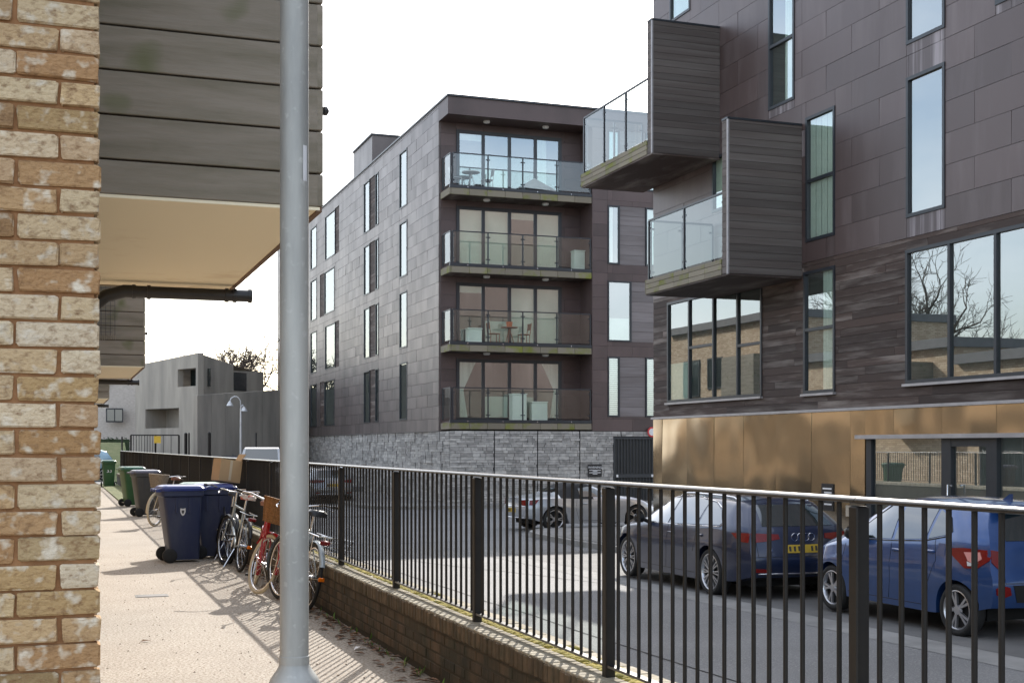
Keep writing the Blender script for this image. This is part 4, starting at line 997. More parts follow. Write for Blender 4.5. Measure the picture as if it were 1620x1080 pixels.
W_ = .92
AUDI = dict(rear=-2.38, front=2.22, axles=(-1.41,1.41), r=.335, W=1.84, spokes=10, split=(-.12,.12), sw=.009,
  w=[(-2.38,.76),(-2.25,.85),(-1.9,.905),(-1,W_),(1,W_),(1.7,.9),(2.0,.83),(2.22,.66)],
  belt=[(-2.38,.97),(-1.6,.985),(-.5,.955),(.6,.925),(1.05,.90),(1.6,.82),(2.0,.72),(2.22,.62)],
  roof=[(-2.38,1.345),(-2.1,1.375),(-1.3,1.42),(-.4,1.435),(.1,1.42),(.35,1.37),(1.12,.975),(1.6,.905),(2.0,.79),(2.22,.68)],
  rw=[(-2.38,.54),(-1.8,.60),(-.3,.62),(.4,.6),(1.0,.70),(1.6,.72),(2.22,.5)], sill=[(-2.38,.34),(-2.1,.26),(-1,.2),(1,.2),(2.2,.26)],
  rlean=[(.2,.12),(.35,.02),(.55,-.02),(.66,.0),(.9,.06),(1.0,.09),(1.37,.56)], flean=[(.2,.08),(.5,0),(.7,.06)], rbulge=.12, fbulge=.22,
  windows=[[(-.02,.965),(-.02,1.345),(.22,1.33),(.5,1.2),(.86,.985),(.87,.955)], [(-.07,.967),(-.95,.995),(-.98,1.33),(-.5,1.36),(-.07,1.35)], [(-1.02,.998),(-1.62,1.02),(-1.66,1.05),(-1.45,1.22),(-1.2,1.305),(-1.02,1.325)]],
  trim=[(.9,.945),(.5,1.22),(.22,1.355),(-.1,1.385),(-.6,1.385),(-1.2,1.33),(-1.47,1.24),(-1.7,1.04),(-1.64,.998),(-.5,.962)],
  seams=[[(.95,.88),(.97,.6),(.9,.3)],[(-.06,.94),(-.06,.5),(-.03,.3)],[(-.98,.97),(-1.0,.75),(-.93,.6)],[(.9,.29),(-.95,.29)]], handles=[(-.2,.83),(-1.12,.85)], mirror=(.72,.95), mirror_m='black_paint',
  tail=[(.36,.86),(.37,.925),(.745,.94),(.755,.81),(.55,.83)], tail_side=[(-1.98,.93),(-2.2,.94),(-2.345,.94),(-2.36,.81),(-2.16,.82)], reflector=[(.5,.40),(.72,.41),(.72,.46),(.5,.45)],
  rearwin=[(-.56,1.03),(.56,1.03),(.47,1.31),(-.47,1.31)], screen=[(-.6,1.05),(.6,1.05),(.5,.42),(-.5,.42)], plate=[(-.27,.67),(.27,.67),(.27,.78),(-.27,.78)],
  lower=[(-.6,.36),(.6,.36),(.62,.28),(-.62,.28)], rear_strips=[([(-.68,.385),(.68,.385)],'chrome',.012)], rear_seams=[[(-.7,.97),(-.68,.62),(.68,.62),(.7,.97)]], rails=(-1.7,.1,.57), fin=-1.15, head=[(.45,.62),(.72,.66),(.72,.56),(.45,.55)])
AL = Vector((8.85+.92, 16.44+1.41, zr(17.8)+.006))
audi, dec, bv, bd = make_car('estate_car', 'dark navy estate car with silver roof rails parked by bronze wall', AUDI, 'car_audi', AL, 0)
for i in range(4):                                  # four linked rings on the tailgate
    c = (-.13+i*.087); h = bv.ray_cast(Vector((c,-5,.9)), Vector((0,1,0)))[0]
    ring = MB(); ring.tube([(h.x+.052*math.cos(t), h.y-.012-.002*(i % 2), .885+.052*math.sin(t)) for t in np.linspace(0, 2*math.pi, 25)[:-1]], .0065, 6, closed=True)
    o = link('emblem_ring', ring.mesh('emblem_ring', MT['chrome'], 60), audi); o.matrix_parent_inverse = Matrix()
h = bv.ray_cast(Vector((-.52,-5,.72)), Vector((0,1,0)))[0]
o = text_mesh('A4', .07, MT['chrome'], 'model_badge', audi, Matrix.Translation((-.52, h.y-.01, .71)) @ Matrix.Rotation(R(90), 4, 'X')); o.matrix_parent_inverse = Matrix()

HATCH = dict(rear=-1.66, front=1.88, axles=(-1.19,1.2), r=.29, W=1.66, spokes=5, split=(-.16,.16), sw=.015, tw=.18,
  w=[(-1.66,.70),(-1.55,.77),(-1.2,.82),(0,.83),(1.1,.825),(1.5,.79),(1.75,.68),(1.88,.56)],
  belt=[(-1.66,1.03),(-1.1,1.02),(-.3,.965),(.5,.92),(.95,.89),(1.4,.82),(1.7,.74),(1.88,.64)],
  roof=[(-1.66,1.41),(-1.35,1.46),(-.6,1.5),(0,1.49),(.3,1.44),(1.12,.985),(1.45,.91),(1.7,.81),(1.88,.7)],
  rw=[(-1.66,.50),(-1,.56),(0,.57),(.4,.56),(1.0,.63),(1.6,.6),(1.88,.42)], sill=[(-1.66,.36),(-1.4,.28),(-.8,.22),(.9,.22),(1.88,.26)],
  rlean=[(.2,.12),(.4,.0),(.62,-.02),(.78,.03),(1.02,.07),(1.42,.34)], flean=[(.2,.1),(.5,0),(.7,.08)], rbulge=.1, fbulge=.22,
  windows=[[(-.0,.99),(-.0,1.39),(.2,1.37),(.5,1.2),(.82,.985),(.84,.955)], [(-.06,.99),(-.62,1.03),(-.66,1.37),(-.4,1.41),(-.06,1.395)], [(-.67,1.035),(-.98,1.1),(-1.0,1.15),(-.9,1.28),(-.71,1.36)]],
  trim=[(.87,.945),(.52,1.2),(.2,1.395),(-.1,1.425),(-.45,1.43),(-.75,1.37),(-.93,1.28),(-1.03,1.14),(-.98,1.08),(-.62,1.01),(0,.97)], trim_m='black_paint',
  seams=[[(.9,.88),(.93,.55),(.88,.3)],[(-.03,.95),(-.03,.5),(.0,.3)],[(-.8,1.05),(-.86,.8),(-.72,.55),(-.6,.32)],[(.88,.29),(-.6,.29)]], handles=[(-.16,.87),(-.72,.9)], mirror=(.62,.97), mirror_m='black_paint',
  tail=[(.56,.80),(.58,.95),(.69,.97),(.70,.84),(.64,.77)], tail_side=[(-1.02,.955),(-1.3,.975),(-1.61,.965),(-1.615,.86),(-1.5,.77),(-1.34,.76),(-1.2,.84)],
  reflector=[(.52,.50),(.6,.47),(.68,.50),(.69,.57),(.62,.60),(.54,.58)], rearwin=[(-.5,1.06),(.5,1.06),(.42,1.36),(-.42,1.36)], screen=[(-.55,1.05),(.55,1.05),(.46,.36),(-.46,.36)],
  plate=[(-.26,.64),(.26,.64),(.26,.75),(-.26,.75)], lower=[(-.45,.42),(.45,.42),(.5,.60),(-.5,.60)], rear_seams=[[(-.6,1.0),(-.58,.62),(.58,.62),(.6,1.0)]], fin=-1.05, head=[(.4,.66),(.62,.72),(.62,.6),(.4,.58)])
HLc = Vector((9.24+.83, 11.56+1.19, zr(12.5)+.006))
hatch, dec, bv, bd = make_car('hatchback', 'bright blue hatchback parked behind the navy estate car', HATCH, 'car_blue', HLc, 0)
fc = dec('fuel_flap', [(-1.0,.87),(-1.0,1.0),(-.88,1.0),(-.88,.87)], 'side', 'car_blue', .004, .06, sgn=-1); fc.matrix_parent_inverse = Matrix()
rs0 = MB().cbox(-.5,.5,-1.53,-1.3,1.405,1.44,.012).build('roof_spoiler', MT['car_blue'], None, 40); rs0.parent = hatch
h = bv.ray_cast(Vector((0,-5,1.08)), Vector((0,1,0)))[0]; h2 = bv.ray_cast(Vector((.3,-5,1.13)), Vector((0,1,0)))[0]
wp0 = MB().tube([(h.x,h.y-.02,h.z),(h2.x,h2.y-.02,h2.z)], .01, 6).build('rear_wiper', MT['black_plastic']); wp0.parent = hatch
w_ = MB()                                           # clear inner lens on the lamp that wraps round the corner
for sg in (-1,): o = dec('indicator_lens', [(-1.3,.93),(-1.5,.94),(-1.53,.87),(-1.45,.81),(-1.37,.84)], 'side', 'pink_lens', .016, .06, sgn=sg); o.matrix_parent_inverse = Matrix(); o2 = dec('clear_lens', [(-1.36,.835),(-1.45,.81),(-1.5,.83),(-1.46,.79),(-1.38,.785)], 'side', 'clear_lens', .018, .06, sgn=sg); o2.matrix_parent_inverse = Matrix()

ROAD = dict(rear=-2.0, front=2.02, axles=(-1.22,1.27), r=.32, W=1.78, spokes=5, split=(-.15,.15), sw=.014, tw=.23, sig=.06, soft=(-1.02,-.05),
  w=[(-2.0,.70),(-1.85,.80),(-1.3,.885),(-.5,.87),(.8,.87),(1.3,.88),(1.8,.78),(2.02,.6)],
  belt=[(-2.0,.82),(-1.7,.86),(-1.2,.88),(-.3,.84),(.5,.83),(1.2,.82),(1.7,.7),(2.02,.56)],
  roof=[(-2.0,.87),(-1.6,.91),(-1.15,.96),(-.95,1.09),(-.62,1.25),(-.3,1.285),(.0,1.25),(.7,.93),(1.2,.87),(1.7,.76),(2.02,.62)],
  rw=[(-2.0,.55),(-1.4,.62),(-.9,.52),(-.2,.52),(.3,.58),(.9,.7),(1.5,.68),(2.02,.4)], sill=[(-2.0,.36),(-1.7,.27),(-1,.2),(1,.2),(2.02,.24)],
  rlean=[(.2,.14),(.4,.02),(.6,0),(.75,.04),(.9,.02)], flean=[(.2,.1),(.45,0),(.7,.1)], rbulge=.12, fbulge=.3,
  windows=[[(-.44,.9),(-.42,1.12),(-.1,1.16),(.1,1.1),(.48,.89)]], seams=[[(.45,.82),(.5,.5),(.4,.28)],[(-.55,.84),(-.6,.6),(-.5,.28)],[(.4,.27),(-.5,.27)]], handles=[(-.32,.72)], mirror=(.42,.86),
  tail=[(.44,.72),(.5,.82),(.7,.84),(.72,.7),(.6,.68)], tail_side=[(-1.66,.84),(-1.9,.83),(-1.92,.7),(-1.78,.7)], rearwin=[(-.4,.86),(.4,.86),(.38,.87),(-.38,.87)], screen=[(-.55,.62),(.55,.62),(.44,.06),(-.44,.06)],
  plate=[(-.26,.5),(.26,.5),(.26,.61),(-.26,.61)], lower=[(-.5,.3),(.5,.3),(.52,.24),(-.52,.24)], fin=-1.4, rear_strips=[([(-.66,.66),(.66,.66)],'chrome',.012),([(-.6,.36),(.6,.36)],'chrome',.012)])
rw0 = atD(871.5, 840, F*2.25/134); hd = R(-4)
bmw, dec, bv, bd = make_car('roadster', 'grey metallic roadster with black soft top in the side entrance', ROAD, 'car_grey', Vector((rw0.x+1.22, rw0.y+.86, -.654+.006)), R(-90)+R(5))
o = dec('soft_top_window', [(-.36,-1.07),(.36,-1.07),(.34,-.9),(-.34,-.9)], 'top', 'car_glass', .008, .08); o.matrix_parent_inverse = Matrix()

# far parked cars, of which the railing hides most
FAR = dict(AUDI); FAR['spokes'] = 7; FAR['split'] = (0,); FAR['sw'] = .02
q = atD(523, 790, 50.5); make_car('estate_car', 'silver estate car parked by the stone base, rear towards the railing', FAR, 'car_silver', (q.x, q.y+2.3, zr(50)+.006), R(2))
q = atD(372, 712, 66); make_car('estate_car', 'dark blue car left of the silver van beyond the railing', FAR, 'car_navy', (q.x, q.y, -.3), R(178))
MB().box(q.x-4, q.x+14, q.y-7, q.y+9, -.9, -.31).build('road_rise', MT['road'])['kind'] = 'structure'
q2 = atD(160, 716, 60); make_car('hatchback', 'pale blue car beyond the far end of the railing', HATCH, 'car_sky', (q2.x-1.2, q2.y+.5, .002), R(90)+R(12))
# van
def van(loc, head):
    root = thing('van', 'silver van facing the street beyond the railing and cardboard box', 'van'); b = MB()
    prof = [(2.3,.3),(2.36,.6),(2.3,.95),(1.75,1.12),(1.0,1.92),(.8,1.98),(-2.3,1.96),(-2.4,1.8),(-2.42,.35),(-2.2,.25),(2.1,.25)]
    n = len(prof); vs = []; fs = []
    for (s, inn) in ((-.96,0),(-.9,.06),(.9,.06),(.96,0)):
        for (y, z) in prof: k = max(0, (z-1.05))*.16; vs.append(((abs(s)-k)*(1 if s > 0 else -1), y*(1-.01*inn) if False else y, z-(0 if inn else .06*(z > 1.7))))
    for a in range(3):
        for i in range(n): j = (i+1) % n; fs.append((a*n+i, a*n+j, (a+1)*n+j, (a+1)*n+i))
    fs += [tuple(range(n))[::-1], tuple(range(3*n, 4*n))]; b.add(vs, fs); b.build('body', MT['car_silver'], root, 30)
    m = MB(); m.add([(-.78,1.72,1.17),(.78,1.72,1.17),(.7,1.03,1.9),(-.7,1.03,1.9)], [(0,1,2,3)]); m.v = [(x, y+.02, z+.02) for x, y, z in m.v]; m.build('windscreen', MT['car_glass'], root)
    for s in (-1, 1):
        m = MB(); m.add([(s*.955,1.5,1.18),(s*.955,.55,1.18),(s*.87,.55,1.75),(s*.885,1.05,1.75)], [(0,1,2,3)]); m.build('side_window', MT['car_glass'], root)
        MB().cbox(s*.96 if s > 0 else -1.2, 1.2 if s > 0 else -.96, 1.35, 1.47, 1.15, 1.4, .03).build('mirror', MT['black_plastic'], root, 40)
        MB().cbox(min(s*.55,s*.85), max(s*.55,s*.85), 2.2, 2.37, .75, .95, .03).build('headlight', MT['clear_lens'], root, 40)
        for yy in (-1.5, 1.5):
            o = link('wheel', MB().lathe([(.2,-.1),(.33,-.1),(.34,-.06),(.34,.06),(.33,.1),(.2,.1)], 28, ax=0).mesh('wheel', MT['rubber'], 40), root); o.location = (s*.86, yy, .34)
            MB().lathe([(.001,s*.09),(.2,s*.09),(.2,s*.05)], 24, (s*.86,yy,.34), 0).build('hubcap', MT['alloy'], root, 40)
    root.location = loc; root.rotation_euler = (0,0,head)
q3 = atD(428, 704, 57); van((q3.x, q3.y+2.2, -.42), R(168))
MB().box(q3.x-1.2, q3.x+1.4, q3.y-.8, q3.y+5, -.9, -.422).build('road_rise', MT['road'])['kind'] = 'structure'

# ================================================================== wheelie bins
def make_bin(label, body, lid, loc, rot, num=None, crest=False, group='wheelie bins on the path'):
    root = thing('wheelie_bin', label, 'bin', group=group)
    def lay(z, w, d, yo, c=.05):
        pts = []
        for (sx, sy) in ((1,1),(-1,1),(-1,-1),(1,-1)):
            a0 = {(1,1):0,(-1,1):90,(-1,-1):180,(1,-1):270}[(sx,sy)]
            for k in range(4): a = R(a0+30*k); pts.append((sx*(w/2-c)+c*math.cos(a), yo+sy*(d/2-c)+c*math.sin(a), z))
        return pts
    L = [lay(.035,.36,.38,.05,.03), lay(.12,.385,.41,.04), lay(.5,.43,.47,.02), lay(.9,.475,.53,.0), lay(.92,.52,.58,.0), lay(.985,.52,.58,0)]
    b = MB(); n = len(L[0]); vs = [p for l_ in L for p in l_]; fs = [(i*n+k, i*n+(k+1) % n, (i+1)*n+(k+1) % n, (i+1)*n+k) for i in range(len(L)-1) for k in range(n)] + [tuple(range(n))[::-1], tuple(range((len(L)-1)*n, len(L)*n))]
    b.add(vs, fs); b.build('body', MT[body], root, 40)
    for s in (-1, 1):
        for yy in (-.1, .08): MB().cbox(s*.235-.012, s*.235+.012, yy, yy+.03, .68, .9, .006).build('rib', MT[body], root)
    l2 = [lay(.988,.54,.6,0,.06), lay(1.02,.545,.61,0,.06), lay(1.05,.5,.56,0,.06), lay(1.065,.4,.46,.0,.06)]
    m = MB(); vs = [p for q in l2 for p in q]; m.add(vs, [(i*n+k, i*n+(k+1) % n, (i+1)*n+(k+1) % n, (i+1)*n+k) for i in range(3) for k in range(n)] + [tuple(range(n))[::-1], tuple(range(3*n, 4*n))])
    ld = m.build('lid', MT[lid], root, 30)
    MB().tube([(-.2,-.34,1.0),(.2,-.34,1.0)], .016, 8).build('handle', MT[lid], root, 50)
    for s in (-1, 0, 1): MB().box(s*.19-.025, s*.19+.025, -.36, -.28, .975, 1.015).build('hinge', MT[lid], root)
    MB().cbox(-.2,.2,.29,.335,.985,1.03,.01).build('lid_grip', MT[lid], ld)
    MB().tube([(-.27,-.18,.1),(.27,-.18,.1)], .012, 8).build('axle', MT['galvanised'], root)
    for s in (-1, 1):
        w = MB().lathe([(.001,-.025),(.05,-.03),(.085,-.025),(.1,-.015),(.1,.015),(.085,.025),(.05,.03),(.001,.025)], 24, (s*.245,-.18,.1), 0).build('wheel', MT['rubber'], root, 40)
    if num: text_mesh(num, .22, MT['white_paint'], 'number', root, Matrix.Translation((.0,.262,.64)) @ Matrix.Rotation(R(180),4,'Z') @ Matrix.Rotation(R(83),4,'X'))
    if crest:
        m = MB(); P = [(-.035,.05),(.0,.042),(.035,.05),(.036,.0),(.02,-.04),(0,-.055),(-.02,-.04),(-.036,0)]; zc = .7
        m.prism([(.0+p[0], zc+p[1]) for p in P], 0, .231, .237); m.v = [(x-.0+(z-zc)*.05, y, z) for x, y, z in m.v]; m.build('crest', MT['white_paint'], root)
        m = MB(); m.prism([(p[0]*.5, zc+p[1]*.5) for p in P], 0, .2365, .239); m.build('crest_mark', MT['bin_grey'], root)
    root.location = loc; root.rotation_euler = (0,0,rot); return root
def gp(px, py): return atD(px, py, F*CAMZ/(py-HY))
# back (wheels and hinge) towards the houses, side with the crest towards the camera
b1 = gp(287, 890); make_bin('navy wheelie bin with white crest, in front of the other blue bin', 'bin_blue', 'bin_lid_blue', (b1.x, b1.y+.28, 0), R(-84), crest=True)
b2 = gp(343, 884); make_bin('navy wheelie bin under the cardboard box beside the bicycles', 'bin_blue', 'bin_lid_blue', (b2.x-.02, b2.y+.3, 0), R(-96))
make_bin('green lidded wheelie bin behind the two navy bins', 'bin_green', 'bin_lid_green', (b2.x-.12, b2.y+1.05, 0), R(-90))
b3 = gp(234, 817); make_bin('dark grey wheelie bin beside the bicycle with grey basket', 'bin_grey', 'bin_lid_grey', (b3.x-.05, b3.y+.28, 0), R(-80))
b4 = gp(209, 801); make_bin('green wheelie bin behind the dark grey bin', 'bin_green', 'bin_lid_green', (b4.x, b4.y+.3, 0), R(-75))
b5 = gp(172, 770); make_bin('green wheelie bin marked 33 near the far end of the railing', 'bin_green', 'bin_lid_green', (b5.x, b5.y+.3, 0), R(185), num='33')
bx_ = thing('cardboard_box', 'open brown cardboard box standing on the navy bin by the bicycles', 'box', (0,0,0)); m = MB(); m.box(-.17,.17,-.12,.12,0,.012); m.build('base', MT['cardboard'], bx_)
for (nm, a) in (('side', (-.17,-.158,-.12,.12)), ('side', (.158,.17,-.12,.12)), ('side', (-.158,.158,-.12,-.108)), ('side', (-.158,.158,.108,.12))): MB().box(*a, .0125, .32).build(nm, MT['cardboard'], bx_)
MB().box(-.02,.02,-.1225,-.1203,.02,.31).build('tape', MT['tape'], bx_); m = MB(); m.box(.16,.172,-.1,.1,.321,.43); m.v = [(x+(z-.32)*.5,y,z) for x,y,z in m.v]; m.build('flap', MT['cardboard'], bx_)
bx_.location = (b2.x+.16, b2.y+.33, 1.066+.026); bx_.rotation_euler = (0, R(8), R(20))

# ================================================================== bicycles
def make_bike(label, frame, tyre, loc, head, lean, steer=0., basket=None, saddle='black_plastic', guard=None, rack=False, light=True, step=True, pannier=False, seatpad=None):
    root = thing('bicycle', label, 'bicycle', group='bicycles leaning along the railing'); RW_ = .335; ra, fa = Vector((0,-.53,RW_)), Vector((0,.55,RW_))
    S0 = Matrix.Translation(Vector((0,.40,.62))) @ Matrix.Rotation(steer, 4, Vector((0,-.33,.94)).normalized()) @ Matrix.Translation(-Vector((0,.40,.62)))
    def st(mb): mb.v = [tuple(S0 @ Vector(v)) for v in mb.v]; return mb
    def wheel(c, f):
        t = MB(); t.tube([(c.x, c.y+(RW_-.02)*math.cos(a), c.z+(RW_-.02)*math.sin(a)) for a in np.linspace(0, 2*math.pi, 41)[:-1]], .02, 8, closed=True); w = f(t).build('wheel', MT[tyre], root, 60)
        q = MB(); q.tube([(c.x, c.y+(RW_-.047)*math.cos(a), c.z+(RW_-.047)*math.sin(a)) for a in np.linspace(0, 2*math.pi, 41)[:-1]], .01, 6, closed=True); f(q).build('rim', MT['chrome'], w, 60)
        q = MB()
        for k in range(24):
            a = 2*math.pi*k/24; q.tube([(c.x+(.025 if k % 2 else -.025), c.y+.02*math.cos(a+.8), c.z+.02*math.sin(a+.8)), (c.x, c.y+(RW_-.05)*math.cos(a), c.z+(RW_-.05)*math.sin(a))], .0013, 4)
        q.tube([(c.x-.04,c.y,c.z),(c.x+.04,c.y,c.z)], .018, 8); f(q).build('spokes', MT['chrome'], w)
    wheel(ra, lambda m: m); wheel(fa, st)
    bb = Vector((0,-.08,.29)); seat = Vector((0,-.25,.78)); ht = Vector((0,.36,.82)); hb = Vector((0,.42,.62))
    f = MB(); f.tube([bb, seat], .016, 10); f.tube([hb, ht], .019, 10)
    if step: f.tube([hb, (0,.3,.46), (0,.12,.33), bb], .018, 10); f.tube([ht-Vector((0,-.02,.05)), (0,.2,.62), (0,.0,.48), seat*.5+bb*.5], .014, 10)
    else: f.tube([hb, bb], .018, 10); f.tube([ht, seat], .015, 10)
    for s in (-1, 1): f.tube([bb+Vector((s*.02,0,0)), ra+Vector((s*.055,0,0))], .009, 8); f.tube([seat+Vector((s*.01,0,-.03)), ra+Vector((s*.055,0,0))], .008, 8)
    f.build('frame', MT[frame], root, 50)
    f = MB(); f.tube([ht+Vector((0,-.01,.05)), hb], .013, 8)
    for s in (-1, 1): f.tube([hb+Vector((s*.035,0,0)), hb+Vector((s*.05,.02,-.06)), fa+Vector((s*.05,0,0))], .01, 8)
    f.tube([hb+Vector((-.05,0,0)), hb+Vector((.05,0,0))], .014, 8); st(f).build('fork', MT[frame], root, 50)
    h = MB(); h.tube([ht, (0,.33,1.0)], .012, 8); h.tube([(-.3,.12,1.02),(-.24,.22,1.03),(-.1,.34,1.0),(.1,.34,1.0),(.24,.22,1.03),(.3,.12,1.02)], .011, 8)
    hbar = st(h).build('handlebar', MT['chrome'], root, 50)
    for s in (-1, 1):
        st(MB().tube([(s*.3,.12,1.02),(s*.335,.04,1.02)], .016, 8)).build('grip', MT['black_plastic'], hbar, 50); st(MB().tube([(s*.24,.24,1.015),(s*.29,.22,.99),(s*.32,.12,.97)], .006, 6)).build('brake_lever', MT['chrome'], hbar, 50)
    m = MB(); m.tube([seat, seat+Vector((0,-.035,.14))], .012, 8); m.build('seat_post', MT['chrome'], root, 50)
    m = MB(); sc_ = seat+Vector((0,-.04,.17)); P = [(.0,.15),(.035,.12),(.045,.03),(.1,-.06),(.1,-.12),(.06,-.145),(-.06,-.145),(-.1,-.12),(-.1,-.06),(-.045,.03),(-.035,.12)]; n = len(P)
    m.add([(sc_.x+p[0]*.9, sc_.y+p[1], sc_.z-.03) for p in P]+[(sc_.x+p[0], sc_.y+p[1], sc_.z+.01) for p in P]+[(sc_.x+p[0]*.7, sc_.y+p[1]*.85, sc_.z+.035) for p in P], [(i, (i+1)%n, n+(i+1)%n, n+i) for i in range(n)]+[(n+i, n+(i+1)%n, 2*n+(i+1)%n, 2*n+i) for i in range(n)]+[tuple(range(n))[::-1], tuple(range(2*n,3*n))]); m.build('saddle', MT[saddle], root, 50)
    d = MB(); d.lathe([(.001,-.004),(.09,-.004),(.095,0),(.09,.004),(.001,.004)], 24, (.045,bb.y,bb.z), 0); d.tube([(.055,bb.y,bb.z),(.06,bb.y+.08,bb.z-.14)], .009, 6); d.tube([(-.055,bb.y,bb.z),(-.06,bb.y-.08,bb.z+.14)], .009, 6); d.build('crank', MT['chrome'], root, 40)
    MB().box(.05,.15,bb.y+.05,bb.y+.11,bb.z-.155,bb.z-.13).build('pedal', MT['black_plastic'], root); MB().box(-.15,-.05,bb.y-.11,bb.y-.05,bb.z+.13,bb.z+.155).build('pedal', MT['black_plastic'], root)
    if guard:
        for (c, a0, a1, fn) in ((ra, 20, 215, lambda q: q), (fa, -10, 150, st)):
            g = MB(); rr = RW_+.02; A = np.linspace(R(a0), R(a1), 22); vs = []
            for a in A:
                for (xx, dr) in ((-.028,-.012),(-.012,.004),(.012,.004),(.028,-.012)): vs.append((xx, c.y-(rr+dr)*math.cos(a)*(1 if c is ra else -1), c.z+(rr+dr)*math.sin(a)))
            g.add(vs, [(i*4+k, i*4+k+1, i*4+k+5, i*4+k+4) for i in range(21) for k in range(3)]); fn(g).build('mudguard', MT[guard], root, 60)
    if rack or pannier:
        r_ = MB(); r_.tube([(-.06,-.3,.76),(-.06,-.78,.74),(.06,-.78,.74),(.06,-.3,.76)], .006, 6)
        for s in (-1, 1): r_.tube([(s*.06,-.6,.745),(s*.06,-.53,.36)], .005, 6)
        r_.build('rack', MT['chrome'], root)
    if light:
        MB().cbox(-.05,.05,-.83,-.79,.66,.71,.012).build('rear_light', MT['red_lens'], root, 40)
        MB().cbox(-.03,.03,-.9,-.88,.32,.36,.006).build('rear_reflector', MT['orange_lens'], root, 40)
    if basket:
        b = MB(); P = []
        for (z, w_, d_) in ((.78,.13,.1),(.95,.17,.13),(1.04,.185,.145),(1.05,.175,.135),(.8,.12,.09)):
            for k in range(20): a = 2*math.pi*k/20; c_, s_ = math.cos(a), math.sin(a); P.append((w_*math.copysign(abs(c_)**.6, c_), .53+d_*math.copysign(abs(s_)**.6, s_), z))
        b.add(P, [(i*20+k, i*20+(k+1)%20, (i+1)*20+(k+1)%20, (i+1)*20+k) for i in range(4) for k in range(20)] + [tuple(range(80,100))]); bk = st(b).build('basket', MT[basket], root, 50)
        rb_ = MB()
        for zz in (.8,.86,.92,.98,1.045):
            t = (zz-.78)/.26; w_, d_ = .132+.055*t, .102+.045*t; rb_.tube([(w_*math.copysign(abs(math.cos(a))**.6, math.cos(a)), .53+d_*math.copysign(abs(math.sin(a))**.6, math.sin(a)), zz) for a in np.linspace(0.01, 2*math.pi+.01, 29)[:-1]], .008, 6, closed=True)
        for k in range(16):
            a = 2*math.pi*(k+.5)/16; c_, s_ = math.copysign(abs(math.cos(a))**.6, math.cos(a)), math.copysign(abs(math.sin(a))**.6, math.sin(a)); rb_.tube([(.133*c_, .53+.103*s_, .78),(.19*c_, .53+.15*s_, 1.045)], .006, 5)
        st(rb_).build('wicker_weave', MT[basket], bk, 60)
    if pannier:
        p_ = MB()
        for s in (1,):
            x0, x1, y0_, y1_, z0_, z1_ = .07, .28, -.8, -.42, .5, .74
            for i in range(7):
                t = i/6; p_.tube([(x0,y0_+(y1_-y0_)*t,z1_),(x0,y0_+(y1_-y0_)*t,z0_),(x1,y0_+(y1_-y0_)*t,z0_),(x1,y0_+(y1_-y0_)*t,z1_)], .0025, 4)
            for i in range(6):
                z = z0_+(z1_-z0_)*i/5; p_.tube([(x0,y0_,z),(x1,y0_,z),(x1,y1_,z),(x0,y1_,z)], .004 if i == 5 else .0025, 4, closed=True)
        p_.build('wire_basket', MT['chrome'], root)
    MB().tube([(-.03,-.15,.27),(-.14,-.2,.02)], .008, 6).build('kickstand', MT['chrome'], root)
    root.location = loc; root.rotation_mode = 'ZYX'; root.rotation_euler = (0, lean, head); root.rotation_mode = 'XYZ'
    root.rotation_euler = (Matrix.Rotation(head,4,'Z') @ Matrix.Rotation(lean,4,'Y')).to_euler(); return root
make_bike('red bicycle with tan wicker front basket and cream tyres behind the lamp post', 'red_paint', 'cream_tyre', (2.13, 14.55, 0), R(180-7), R(-9), R(24), basket='wicker', saddle='leather', guard='red_paint', light=False)
make_bike('silver bicycle with patterned saddle cover beside the navy bin', 'grey_paint', 'rubber', (2.17, 17.1, 0), R(4), R(9), R(8), saddle='saddle_cover', guard='black_paint', rack=True, step=False)
make_bike('black bicycle squeezed between the silver bicycle and the bin', 'black_paint', 'rubber', (2.2, 18.3, 0), R(3), R(7), R(-6), guard='black_paint', light=False)
make_bike('pale grey bicycle with wire pannier basket and red rear light behind the lamp post', 'grey_paint', 'rubber', (2.24, 12.95, 0), R(5), R(10), R(10), saddle='black_plastic', guard='grey_paint', pannier=True)
make_bike('cream bicycle with grey basket beside the dark grey bin', 'cream_tyre', 'cream_tyre', (2.08, 27.1, 0), R(180-24), R(-8), R(-10), basket='wicker_grey', saddle='leather', guard='cream_tyre')

# ================================================================== far end of the street
cg = thing('concrete_house', 'grey board-marked concrete building with peaked parapet at the street end', 'building', (0,0,0))
def wp(px, D, z=None, py=None):
    v = atD(px, HY if py is None else py, D); return (v.x, v.y, v.z if py is not None else z)
DC, DL, DR = 69., 74., 75.
def quad_wall(name, pts, m, parent): mb = MB(); mb.add(pts, [tuple(range(len(pts)))]); return mb.build(name, m, parent)
C0, C1 = Vector(wp(313,DC,-.8)), Vector(wp(313,DC,py=558)); L0, L1 = Vector(wp(214,DL,-.8)), Vector(wp(214,DL,py=578)); R0, R1 = Vector(wp(417,DR,-.8)), Vector(wp(417,DR,py=592))
B0 = L0 + (R0-C0); B1 = Vector((B0.x, B0.y, 4.8))
